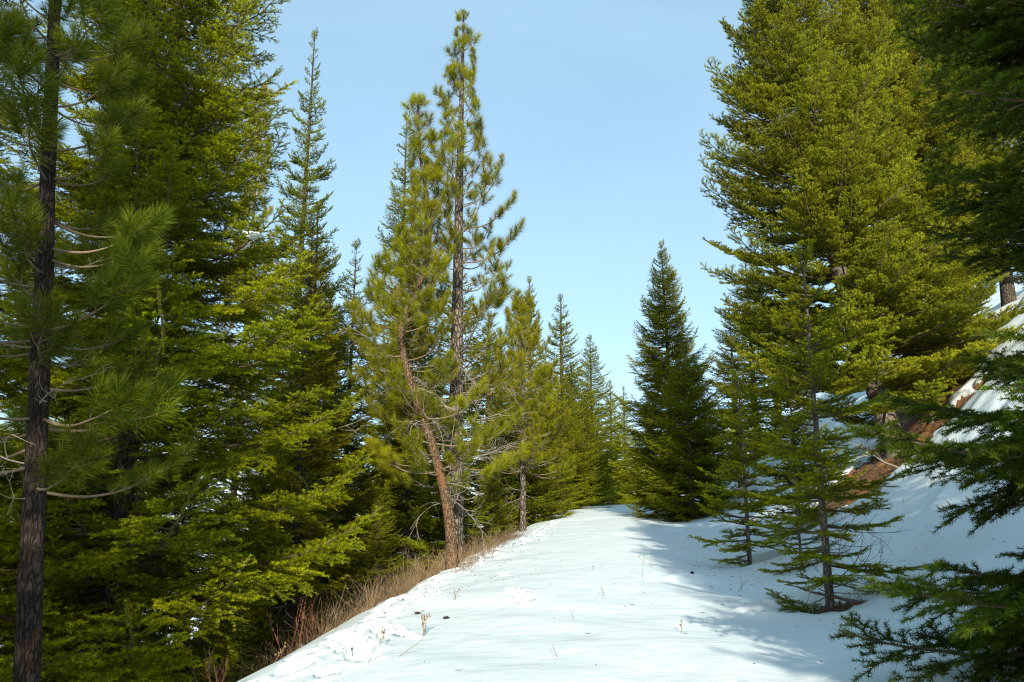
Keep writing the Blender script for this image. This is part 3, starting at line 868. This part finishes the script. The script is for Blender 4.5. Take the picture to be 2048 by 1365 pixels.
# bank side
BF = "big firs on the bank"
def leaning(t):
    """The big spruce leans towards the road, most of all in its lower half."""
    z = -0.5 + 14.5 * t
    return np.array([-1.55 * (1 - math.exp(-max(z, 0) / 6.5)) * 1.15, 0.25 * t, z])
tree("spruce_tree", "huge dense sunlit spruce with brushy yellow green shoots on the bank", "tree", 7.45, 15.6, 14.0, SPR, (1.10, 1.08, 0.95), cone(2.8, 0.64, 0.05), z0=0.75, whorl=0.37, per=7,
     elev=elev_fn(-0.05, 0.28, 0.75), trunk_r=0.19, bark=M_BARK_GREY, seed=51, path=leaning, group=BF, jitter=0.26)
tree("spruce_tree", "sunlit spruce just behind the huge one, its side showing against the sky", "tree", 10.3, 20.2, 15.0, SPR, (1.12, 1.05, 1.0), cone(2.8, 0.75), z0=1.2, whorl=0.48, per=6, elev=elev_fn(0.05, 0.28, 0.75), trunk_r=0.17, bark=M_BARK_GREY, seed=53, group=BF)
tree("spruce_tree", "spruce with a bare grey upper trunk at the top right", "tree", 11.4, 20.4, 15.5, SPR, (1.05, 1.03, 0.95), cone(2.9, 0.6), z0=1.5, whorl=0.52, per=6, elev=elev_fn(0.0, 0.25, 0.7), trunk_r=0.19, bark=M_BARK_GREY, seed=55, group=BF,
     skip=lambda az, f, r: f > 0.62 and math.cos(az + 2.0) > 0.2)
tree("fir_tree", "fir up the bank between the huge spruce and the shaded boughs at the right edge", "tree", 13.2, 20.5, 14.0, SPR, (1.0, 1.0, 0.9), cone(2.8, 0.7), z0=1.0, whorl=0.5, per=6, elev=elev_fn(0.0, 0.2, 0.7), trunk_r=0.16, seed=57, group=BF)
tree("fir_tree", "low dark fir under the huge spruce beside the bare brown ground", "tree", 9.7, 17.8, 4.0, FIR, (0.9, 0.95, 0.9), cone(1.7, 0.8), z0=0.3, whorl=0.34, per=5, trunk_r=0.07, seed=59, group=BF, dead=8, dead_z=(0.3, 1.6))
tree("fir_tree", "shaded out of focus fir whose boughs reach in from the right edge", "tree", 4.62, 4.3, 7.4, NEAR, (0.30, 0.44, 0.9), cone(2.62, 0.5, 0.05), z0=-0.05, skip=lambda az, f, r: f < 0.5 and r.random() < 0.42, whorl=0.21, per=7, elev=elev_fn(-0.45, -0.14, 0.5), trunk_r=0.14, seed=61)  # shade on these boughs is partly painted in through the dark needle colour
tree("fir_tree", "low spreading fir in the gloom at the foot of the huge spruce", "tree", 8.9, 16.6, 2.8, FIR, (0.95, 0.98, 0.9), cone(1.6, 0.7), z0=0.2, whorl=0.32, per=6, trunk_r=0.06, seed=62, group=BF)
# young firs at the foot of the bank
YG = "young firs at the foot of the bank"
tree("fir_sapling", "slender bare stemmed sapling in a melted hollow, nearer than the yellowish one", "sapling", 3.42, 9.02, 4.05, SAP, (1.25, 1.25, 0.9), cone(1.02, 0.72, 0.3), z0=0.22, whorl=0.27, per=5, elev=elev_fn(-0.15, 0.22, 0.7), trunk_r=0.046, bark=M_BARK_GREY, seed=71, lean=(0.02, 0.0), sink=0.18, group=YG, sway=0.03, jitter=0.35,
     dead=20, dead_z=(0.12, 1.0), dead_len=(0.3, 0.75))
tree("fir_sapling", "shorter yellowish young fir behind the slender sapling", "sapling", 3.80, 13.25, 3.0, SAP, (1.45, 1.4, 1.0), cone(0.95, 0.8, 0.2), z0=0.12, whorl=0.24, per=6, elev=elev_fn(-0.2, 0.25, 0.7), trunk_r=0.034, bark=M_BARK_GREY, seed=73, sink=0.12, group=YG, sway=0.03)
tree("fir_sapling", "tiny fir seedling between the two young firs", "sapling", 4.05, 11.6, 1.25, SAP, (1.1, 1.08, 0.9), cone(0.45, 0.8, 0.2), z0=0.15, whorl=0.16, per=4, elev=elev_fn(0.0, 0.3, 0.7), trunk_r=0.02, bark=M_BARK_GREY, seed=75, group=YG, sway=0.02)
tree("fir_sapling", "bushy young fir against the brown bank behind the slender sapling", "sapling", 5.25, 15.0, 2.7, SAP, (1.12, 1.06, 0.85), cone(1.25, 0.8, 0.2), z0=0.2, whorl=0.22, per=6, elev=elev_fn(0.0, 0.25, 0.7), trunk_r=0.05, bark=M_BARK_GREY, seed=77, group=YG)
MF = "firs by the bend on the bank side"
tree("fir_tree", "dark dense fir with a visible stem, in front of the pointed fir by the bend", "tree", 5.72, 26.0, 5.6, FIR, (0.95, 0.98, 0.85), cone(1.95, 0.7, 0.15), z0=0.2, whorl=0.26, per=6, elev=elev_fn(-0.1, 0.1, 0.7), trunk_r=0.09, bark=M_BARK_GREY, seed=81, group=MF, sink=0.1)
tree("fir_tree", "pointed fir standing free against the sky by the bend", "tree", 5.95, 30.0, 10.5, FIR, (1.25, 1.18, 0.9), cone(2.45, 0.8, 0.12), z0=0.4, whorl=0.29, per=7, elev=elev_fn(0.0, 0.25, 0.75), trunk_r=0.11, seed=83, group=MF, jitter=0.34)
tree("fir_tree", "low fir at the very edge of the snow below the pointed fir", "tree", 4.85, 27.6, 3.6, FIR, (0.95, 0.98, 0.85), cone(1.35, 0.75, 0.15), z0=0.2, whorl=0.30, per=5, elev=elev_fn(-0.1, 0.1, 0.7), trunk_r=0.06, seed=85, group=MF)
tree("fir_tree", "fir half hidden between the pointed fir and the huge spruce", "tree", 8.3, 29.5, 7.0, FIR, (1.05, 1.0, 0.9), cone(1.6, 0.85), z0=0.5, whorl=0.38, per=5, seed=87, group=MF, trunk_r=0.08)

# beyond the crest, falling side
far_tree("pale thin topped fir beside the young pine", 1.0, 44.0, 14.2, 2, (0.98, 1.0, 0.9), 1.01, 0.3)
far_tree("narrow fir rising behind the young pine", 0.4, 36.0, 10.6, 0, (1.0, 1.0, 0.9), 1.28, 1.3)
far_tree("taller narrow fir left of the gap of sky", 2.9, 46.0, 12.8, 0, (1.0, 1.02, 0.9), 1.28, 2.2)
far_tree("full fir left of the gap of sky, in front of the taller one", 2.4, 38.0, 6.8, 3, (1.08, 1.04, 0.9), 1.42, 0.7)
far_tree("neat pointed fir beyond the road crest", 5.1, 51.0, 11.2, 1, (1.0, 1.02, 0.9), 1.28, 4.0)
far_tree("dense low fir in front of the neat pointed fir", 3.9, 44.0, 6.2, 3, (1.02, 1.0, 0.9), 1.49, 5.1)
far_tree("small fir second from the gap at the road crest", 7.2, 58.0, 9.6, 0, (1.0, 1.0, 0.9), 1.22, 3.0)
far_tree("smallest fir seen in the gap at the road crest", 9.0, 64.0, 10.4, 2, (1.02, 1.02, 0.9), 1.22, 0.9)
far_tree("low fir filling the end of the road", 6.7, 52.0, 5.2, 3, (1.0, 1.0, 0.9), 1.49, 1.9)
far_tree("bushy fir at the end of the road under the small firs", 8.6, 56.0, 5.6, 1, (1.04, 1.0, 0.9), 1.62, 2.7)
far_tree("fir behind the pines at the left road edge", -0.9, 30.0, 9.0, 1, (1.0, 1.0, 0.85), 1.35, 0.2)
far_tree("fir behind the slim young pine", 0.2, 31.0, 5.6, 3, (1.0, 1.0, 0.85), 1.49, 2.9)
far_tree("fir in the second row behind the roadside pines", -2.2, 33.0, 13.0, 0, (1.0, 1.0, 0.85), 1.35, 1.1)
far_tree("fir showing past the huge spruce at the bend", 11.0, 36.0, 9.5, 1, (1.05, 1.02, 0.9), 1.35, 0.5)
far_tree("fir closing the gap between the taller narrow fir and the neat pointed one", 3.6, 48.0, 9.0, 1, (1.04, 1.02, 0.9), 1.3, 0.4)
far_tree("fir behind the slim young pine, reaching half way up it", 1.7, 40.0, 8.2, 1, (1.06, 1.02, 0.9), 1.3, 5.5)
far_tree("fir just right of the taller narrow fir, in the row above the crest", 4.5, 47.0, 7.6, 1, (1.06, 1.03, 0.9), 1.3, 2.4)
far_tree("bright fir low in the row, left of the neat pointed fir", 2.9, 41.0, 5.0, 1, (1.1, 1.05, 0.9), 1.4, 3.3)
far_tree("fir in the row behind the small firs at the crest", 7.0, 66.0, 8.2, 3, (1.0, 1.0, 0.9), 1.3, 1.2)
for x, y, h, v, lab in [(-0.6, 23.2, 2.6, 3, "little fir in the grass between the tall pine and the slim young pine"), (-2.9, 17.8, 2.8, 3, "little fir in the dry grass behind the tall pine"),
                        (-0.2, 28.5, 3.2, 1, "low fir behind the foot of the slim young pine"), (-1.9, 25.5, 4.2, 3, "low bushy fir in the row behind the two pines"),
                        (1.9, 33.0, 3.6, 3, "low fir where the left road edge meets the crest")]:
    far_tree(lab, x, y, h, v, (1.0, 1.0, 0.85), 1.15, x * 3, "small firs along the falling edge")
# down the falling slope
FD = "firs down the falling slope"
for k, (x, y, h, v, lab) in enumerate([
        (-10.5, 12.5, 13.0, 1, "lit fir down the slope seen low past the dark pine trunk"),
        (-13.5, 17.5, 14.0, 3, "fir down the slope seen between the dark pine and the broad fir"),
        (-9.5, 19.0, 15.0, 0, "fir down the slope behind the broad lit fir"),
        (-12.0, 24.0, 17.0, 1, "fir down the slope behind the thin yellowish pine"),
        (-6.6, 28.0, 13.0, 3, "fir down the slope behind the tall spire"),
        (-17.0, 22.0, 13.0, 2, "fir far down the slope at the left edge"),
        (-9.0, 34.0, 15.0, 0, "fir behind the foot of the tall spire"),
        (-5.4, 38.0, 14.0, 1, "fir in the back row behind the roadside pines"),
        (-20.0, 30.0, 12.0, 3, "small lit fir furthest down the slope"),
        (-8.2, 5.6, 9.0, 1, "fir at the bottom left corner behind the dark pine trunk"),
        (-11.2, 15.2, 11.0, 3, "leafy fir low between the dark pine and the broad fir"),
        (-8.4, 16.2, 7.5, 3, "short fir behind the trunk of the broad lit fir"),
        (-15.5, 26.0, 14.0, 1, "second fir far down the slope, behind the thin yellowish pine"),
        (-6.0, 12.0, 5.5, 3, "short fir in the shade under the broad lit fir")]):
    far_tree(lab, x, y, h, v, (0.95 + 0.12 * (k % 2), 1.0, 0.88), 1.0, k * 1.7, FD)
# trees beside and behind the viewer: they shade the bank, the near road and the dark pine
OF = "firs standing outside the picture"
for x, y, h, v, w in [(-4.1, -4.2, 15.0, 1, 0.75), (-5.3, 1.0, 9.0, 1, 1.0), (4.5, 0.4, 9.8, 3, 0.95), (3.1, -2.6, 8.0, 1, 0.8)]:
    far_tree("fir standing outside the picture, behind or beside the viewer", x, y, h, v, (0.95, 1.0, 0.9), w, x, OF)

# the far-off wood down in the valley and behind the crest: one mass
rng = np.random.default_rng(12)
mb = Mesh()
for k in range(1500):
    if k < 1250:
        x, y = -rng.uniform(24, 420), rng.uniform(6, 620)
        if rng.random() < 0.3: x, y = -rng.uniform(14, 60), rng.uniform(38, 160)
    else:
        x, y = rng.uniform(-30, 120), rng.uniform(75, 260)
    hgt, r = rng.uniform(7, 13), rng.uniform(1.3, 2.2)
    z0 = base_ground(x, y) - 0.3
    for q in range(6):
        f0 = q / 6
        zb, rb = z0 + hgt * (0.06 + 0.90 * f0), r * (1 - f0) ** 0.85
        a = np.linspace(0, 2 * math.pi, 10, endpoint=False) + rng.uniform(0, 6)
        rr = rb * rng.uniform(0.55, 1.15, 10)
        ring = np.stack([x + rr * np.cos(a), y + rr * np.sin(a), zb - 0.18 * rr + rng.normal(0, 0.12, 10)], 1)
        v = np.vstack([ring, [[x, y, zb + hgt * 0.24]]])
        i = np.arange(10)
        mb.add(v, np.stack([i, (i + 1) % 10, np.full(10, 10)], 1), 0, False, np.clip(rng.uniform(0.0, 0.55) + rng.normal(0, 0.15, 11), 0, 1))
fw = link("far_wood", mb.build("far_wood", [M_FIR]))
tag(fw, "far off fir wood down the valley side", "wood", None, "stuff")

# ---------------------------------------------------------------- dry grass, shrubs, weeds
M_GRASS = twig_mat("dry_grass", (0.062, 0.036, 0.020), (0.330, 0.235, 0.140))
M_RED = twig_mat("red_shoots", (0.150, 0.050, 0.030), (0.290, 0.130, 0.080))
M_WEED = twig_mat("dry_weed", (0.160, 0.090, 0.050), (0.300, 0.190, 0.110))
M_SEED = twig_mat("seed_heads", (0.090, 0.060, 0.030), (0.300, 0.220, 0.110))

rng = np.random.default_rng(5)
mb = Mesh()
for k in range(9500):
    y = 11.2 + 12.5 * rng.random() ** 1.2
    xl = lerp_table(LEFT_EDGE, y) - 0.25
    d = rng.gamma(2.2, 0.45) + 0.22 + 0.25 * math.sin(y * 2.1)
    if rng.random() < 0.25 and y > 14: d = rng.uniform(-0.6, 0.3)
    x = xl - d
    if vnoise(x, y, 0.7, 31) + 0.5 * vnoise(x, y, 0.25, 32) < -0.2: continue
    h = rng.uniform(0.15, 0.5) + 0.45 * rng.random() ** 3 * (0.55 if d < 0.35 else 1.0)
    a = rng.uniform(0, 6.28)
    lean = rng.uniform(0.1, 1.3)
    pts = bend_line(rng, (x, y, surface(x, y) - 0.03), np.array([lean * math.cos(a), lean * math.sin(a), 1.0]), h, 5, up=rng.uniform(-0.9, 0.1), wob=0.5)
    mb.tube(pts, rng.uniform(0.0016, 0.0034) * np.linspace(1, 0.5, 5), 3, 0, False)
    if rng.random() < 0.4:
        b = bend_line(rng, pts[2], np.array([rng.normal(), rng.normal(), 1.2]), h * 0.4, 3, wob=0.3)
        mb.tube(b, 0.0018 * np.linspace(1, 0.6, 3), 3, 0, False)
g = link("dry_grass", mb.build("dry_grass", [M_GRASS]))
tag(g, "tangle of dry brown grass and stems along the snow edge under the pines", "grass", None, "stuff")

def shrub(name, label, cat, x, y, seed, n, h, mat, r=0.006, group=None, spread=0.35, fork=3, sink=0.04):
    """A bare shrub: several stems from one root, each forking."""
    rng = np.random.default_rng(seed)
    root = thing(name, label, cat, (x, y, surface(x, y) - sink), group)
    for k in range(n):
        mb = Mesh()
        a = rng.uniform(0, 6.28)
        pts = bend_line(rng, (rng.normal(0, 0.04), rng.normal(0, 0.04), 0), np.array([spread * math.cos(a), spread * math.sin(a), 1.0]), h * rng.uniform(0.6, 1.1), 8, up=0.3, wob=0.5)
        mb.tube(pts, r * np.linspace(1, 0.35, 8), 4, 0, False)
        for _ in range(fork):
            q = rng.integers(2, 7)
            b = bend_line(rng, pts[q], unit(pts[q] - pts[q - 1]) + rng.normal(0, 0.45, 3), h * rng.uniform(0.2, 0.45), 5, up=0.4, wob=0.4)
            mb.tube(b, r * 0.5 * np.linspace(1, 0.4, 5), 3, 0, False)
        link("stem", mb.build("stem", [mat]), root)
    return root
SHG = "bare shrubs on the falling slope"
shrub("bare_shrub", "red stemmed bare shrub standing up at the snow edge in front of the dry grass", "shrub", -2.75, 10.6, 3, 4, 1.0, M_RED, 0.007, SHG)
shrub("bare_shrub", "thin reddish shrub just behind the red stemmed one", "shrub", -2.7, 11.6, 4, 5, 0.9, M_RED, 0.005, SHG)
shrub("bare_shrub", "low red twigs at the bottom of the snow edge", "shrub", -2.95, 8.6, 6, 6, 0.45, M_RED, 0.004, SHG)
shrub("bare_shrub", "grey twiggy shrub under the lit fir boughs", "shrub", -3.6, 10.2, 7, 7, 0.9, M_DEAD, 0.006, SHG)
shrub("bare_shrub", "pale forked shrub at the foot of the tall pine", "shrub", -1.9, 17.6, 8, 6, 0.8, M_DEAD, 0.006, SHG)
shrub("bare_shrub", "brown tangled shrub in the middle of the dry grass", "shrub", -2.7, 14.4, 9, 9, 0.8, M_GRASS, 0.005, SHG, 0.6)
shrub("bare_shrub", "brown shrub behind the foot of the leaning pine", "shrub", -1.75, 15.9, 10, 9, 0.7, M_GRASS, 0.005, SHG, 0.6)

# needles, scales and bits of twig blown over the snow
rng = np.random.default_rng(21)
mb = Mesh()
for k in range(520):
    if k % 3 == 0: x, y = rng.normal(3.6, 0.9), rng.normal(10.5, 2.2)
    elif k % 3 == 1: y = rng.uniform(8, 20); x = lerp_table(LEFT_EDGE, y) + rng.gamma(1.2, 0.5) - 0.2
    elif k % 9 == 2: x, y = rng.uniform(-1.5, 5), rng.uniform(6.3, 22)
    else: x, y = rng.normal(4.6, 0.9), rng.normal(13.5, 3.0)
    a = rng.uniform(0, 6.28); L = rng.uniform(0.008, 0.035)
    z = surface(x, y) + 0.003
    d = np.array([math.cos(a), math.sin(a), 0]) * L
    mb.tube(np.array([np.array([x, y, z]) - d, np.array([x, y, z + 0.003]), np.array([x, y, z]) + d]), np.array([0.0015, 0.003, 0.0012]), 3, 0, False)
tl = link("twig_litter", mb.build("twig_litter", [M_TWIG]))
tag(tl, "fine bits of twig and needle scattered over the snow", "litter", None, "stuff")

rng = np.random.default_rng(33)
mb = Mesh()
made = 0
while made < 1500:
    if made < 1150: x, y = rng.normal(7.6, 1.3), rng.normal(15.7, 1.3)
    else: x, y = rng.normal(3.5, 0.35), rng.normal(9.15, 0.22)
    i = int(np.clip(np.searchsorted(gx, x) - 1, 0, nx - 2)); j = int(np.clip(np.searchsorted(gy, y) - 1, 0, ny - 2))
    if litter[j, i] < 0.45 and rng.random() < 0.93: 
        made += 0.05
        continue
    made += 1
    z = surface(x, y)
    a, L = rng.uniform(0, 6.28), rng.uniform(0.015, 0.08) * (1 if made < 1150 else 0.8)
    if rng.random() < 0.6:
        d = np.array([math.cos(a), math.sin(a), rng.uniform(-0.2, 0.9)]) * L
        mb.tube(np.array([np.array([x, y, z]) - d * 0.6, np.array([x, y, z + 0.006]), np.array([x, y, z + 0.006]) + d]), np.array([0.002, 0.004, 0.0015]), 3, 0, False)
    else:
        s = L * 0.45
        c = np.array([x, y, z + s * 0.3])
        o = np.array([[1, 0, 0], [-1, 0, 0], [0, 1, 0], [0, -1, 0], [0, 0, 0.8], [0, 0, -0.8]]) * s * rng.uniform(0.6, 1.3, (6, 1)) + rng.normal(0, s * 0.15, (6, 3))
        mb.add(c + o, [[0, 2, 4], [2, 1, 4], [1, 3, 4], [3, 0, 4], [2, 0, 5], [1, 2, 5], [3, 1, 5], [0, 3, 5]], 1)
bl = link("bank_litter", mb.build("bank_litter", [M_GRASS, M_TWIG]))
tag(bl, "crumbs of earth, bark and twigs on the bare brown ground", "litter", None, "stuff")

def weed(label, x, y, seed, h, heads, stems=1, lean=0.2, mat=None):
    rng = np.random.default_rng(seed)
    root = thing("dry_weed", label, "weed", (x, y, surface(x, y) - 0.02), "dry weeds poking out of the snow")
    for s in range(stems):
        mb = Mesh()
        a = rng.uniform(0, 6.28)
        pts = bend_line(rng, (rng.normal(0, 0.012), rng.normal(0, 0.012), 0), np.array([lean * math.cos(a), lean * math.sin(a) * 0.5, 1.0]), h * rng.uniform(0.7, 1.1), 7, up=-0.2, wob=0.3)
        mb.tube(pts, 0.0028 * np.linspace(1, 0.6, 7), 4, 0, False)
        tips = [pts[-1]]
        for _ in range(heads):
            q = rng.integers(3, 7)
            b = bend_line(rng, pts[q], np.array([rng.normal(0, 0.7), rng.normal(0, 0.7), 0.8]), h * rng.uniform(0.12, 0.28), 4, up=0.3, wob=0.3)
            mb.tube(b, 0.0016 * np.ones(4), 3, 0, False)
            tips.append(b[-1])
        link("stem", mb.build("stem", [mat or M_WEED]), root)
        if heads:
            for tp in tips:
                hb = Mesh()
                hb.tube(tp + np.array([[0, 0, -0.012], [0, 0, -0.006], [0, 0, 0.004], [0, 0, 0.012]]), [0.002, 0.0065, 0.0075, 0.002], 6, 0, True, True)
                link("seed_head", hb.build("seed_head", [M_SEED]), root)
    return root
weed("tallest bunch of weed stems with seed heads on the open snow", -0.88, 8.34, 1, 0.23, 3, 4, 0.15)
weed("weed with round heads beside the footprints", -1.22, 7.82, 2, 0.20, 3, 2, 0.5)
weed("long bent weed stalk leaning over the snow near the footprints", -0.97, 7.30, 3, 0.30, 0, 1, 1.6)
weed("short weed with a dark head at the shade edge low in the picture", 1.59, 7.9, 4, 0.17, 1, 1, 0.1)
weed("slim pale stalk standing at the edge of the long shade", 1.91, 12.1, 5, 0.42, 1, 1, 0.15)
weed("little weed with two heads in the middle of the road", 1.13, 10.4, 6, 0.12, 2, 1, 0.3)
weed("bare twig slanting out of the middle of the snow", 0.66, 8.87, 7, 0.16, 0, 1, 0.6)
weed("bare twig slanting out of the snow near the bottom", 0.40, 7.01, 8, 0.13, 0, 1, 0.9)
weed("faint weed by the two dark cones", -0.72, 10.5, 9, 0.13, 2, 2, 0.3)
weed("weed leaning at the snow edge above the lower footprints", -1.98, 9.3, 10, 0.36, 0, 1, 0.6)
weed("weed with pale heads hanging over the snow edge", -2.55, 8.9, 11, 0.30, 4, 2, 0.8)
weed("small weed between the long shade and the crest", 1.25, 12.9, 12, 0.10, 1, 1, 0.3)
weed("thin forked twig in front of the tiny seedling", 2.98, 10.9, 13, 0.26, 0, 3, 0.8, M_DEAD)
weed("dark stalk standing on the bank slope", 6.3, 12.6, 14, 0.50, 0, 1, 0.7, M_RED)
weed("second dark stalk on the bank, lower than the first", 5.7, 11.9, 15, 0.30, 0, 1, 0.8, M_RED)
weed("crooked dark stick where the snow meets the brown bank", 6.75, 13.4, 16, 0.35, 0, 2, 1.2, M_TWIG)

M_CONE = twig_mat("cone_scales", (0.020, 0.013, 0.009), (0.060, 0.038, 0.024))
M_CLUMP = twig_mat("snow_clump", (0.66, 0.74, 0.76), (0.74, 0.81, 0.83))
rng = np.random.default_rng(3)
th, ph = np.meshgrid(np.linspace(0, 2 * math.pi, 20, endpoint=False), np.linspace(0.02, math.pi - 0.02, 12))
rr = 1 + 0.22 * vnoise(th * 1.2 + 5, ph * 1.6, 0.8, 2)
cv = np.stack([0.13 * rr * np.cos(th) * np.sin(ph), 0.08 * rr * np.sin(th) * np.sin(ph), 0.05 * rr * np.cos(ph)], -1).reshape(-1, 3)
i = np.arange(11)[:, None] * 20 + np.arange(20)[None, :]
j = np.arange(11)[:, None] * 20 + (np.arange(20)[None, :] + 1) % 20
clump = link("snow_clump", mesh_from("snow_clump", cv, [(np.stack([i, i + 20, j + 20, j], -1).reshape(-1, 4), 0, True)], [M_CLUMP]))
best, spot = 1e9, None
for c in LIT_FIR.children:
    if c.name.startswith("crown"):
        for o in c.children:
            co = o.data.vertices[5 * 11].co.copy()          # a point on the bough's axis, two thirds out
            w = LIT_FIR.location + o.matrix_basis @ co
            dd = (w - Vector((-3.02, 9.0, 4.88))).length
            if dd < best: best, spot = dd, w
clump.location = spot + Vector((0, 0, 0.035))
clump.rotation_euler = (0.1, -0.15, 0.7)
tag(clump, "small clump of snow left lying on a bough of the broad lit fir", "snow clump")

def cone_thing(label, x, y, seed):
    rng = np.random.default_rng(seed)
    mb = Mesh()
    L = 0.036
    mb.tube(np.stack([np.linspace(-L, L, 6), np.zeros(6), np.full(6, 0.018)], 1), [0.005, 0.012, 0.015, 0.013, 0.009, 0.003], 8, 0, False, True)
    for k in range(46):
        s = rng.uniform(-0.9, 0.9); a = k * 2.4
        r = 0.015 * (1 - 0.6 * s * s)
        c = np.array([s * L, r * math.cos(a), 0.018 + r * math.sin(a)])
        o = np.array([0.010, 0.010 * math.cos(a), 0.010 * math.sin(a)])
        t = np.array([0, -math.sin(a), math.cos(a)]) * 0.007
        mb.add([c - t, c + t, c + o], [[0, 1, 2]], 0)
    o = link("pine_cone", mb.build("pine_cone", [M_CONE]))
    o.location = (x, y, surface(x, y) - 0.006)
    o.rotation_euler = (0, 0, rng.uniform(0, 6))
    tag(o, label, "cone", "fallen cones on the snow")
cone_thing("dark fallen cone on the snow nearer the footprints", -1.11, 9.89, 1)
cone_thing("dark fallen cone on the snow, further from the footprints", -0.73, 9.34, 2)
cone_thing("dark fallen cone on the snow mound before the yellowish young fir", 2.63, 12.15, 3)

for k, (x, y, L, a, lab) in enumerate([(6.9, 14.4, 0.9, 2.3, "grey stick lying on the bare brown bank below the huge spruce"), (8.0, 15.2, 1.1, 0.9, "long grey stick on the brown bank under the low dark fir")]):
    rng = np.random.default_rng(80 + k)
    mb = Mesh()
    pts = bend_line(rng, (0, 0, 0), np.array([1, 0.1, 0.5]), L, 8, wob=0.6)
    mb.tube(pts, 0.020 * np.linspace(1, 0.4, 8), 6, 0, True, True)
    for q in (2, 4, 5, 6):
        mb.tube(bend_line(rng, pts[q], np.array([0.6, rng.normal(0, 0.7), 0.6]), L * 0.45, 5, wob=0.5), 0.007 * np.linspace(1, 0.4, 5), 4, 0, False)
    o = link("dead_limb", mb.build("dead_limb", [M_DEAD]))
    o.location = (x, y, surface(x, y)); o.rotation_euler = (0, 0, a)
    tag(o, lab, "branch", "dead limbs lying about")

# twigs and a dead limb in the hollow of the slender sapling
for k, (x, y, L, a, lab) in enumerate([(3.85, 9.05, 0.75, 2.9, "pale dead limb lying across the hollow of the slender sapling"), (3.05, 8.95, 0.7, 0.4, "dark dead limb lying on the near side of the hollow")]):
    rng = np.random.default_rng(60 + k)
    mb = Mesh()
    pts = bend_line(rng, (0, 0, 0), np.array([1, 0.1, 0.06]), L, 8, wob=0.5)
    mb.tube(pts, 0.022 * np.linspace(1, 0.4, 8), 7, 0, True, True)
    for q in (2, 3, 4, 5, 6):
        b = bend_line(rng, pts[q], np.array([0.8, rng.normal(0, 0.7), 0.35]), L * 0.4, 5, wob=0.5)
        mb.tube(b, 0.007 * np.linspace(1, 0.4, 5), 4, 0, False)
    o = link("dead_limb", mb.build("dead_limb", [M_DEAD if k == 0 else M_TWIG]))
    o.location = (x, y, surface(x, y) + 0.02); o.rotation_euler = (0, 0, a)
    tag(o, lab, "branch", "dead limbs lying about")
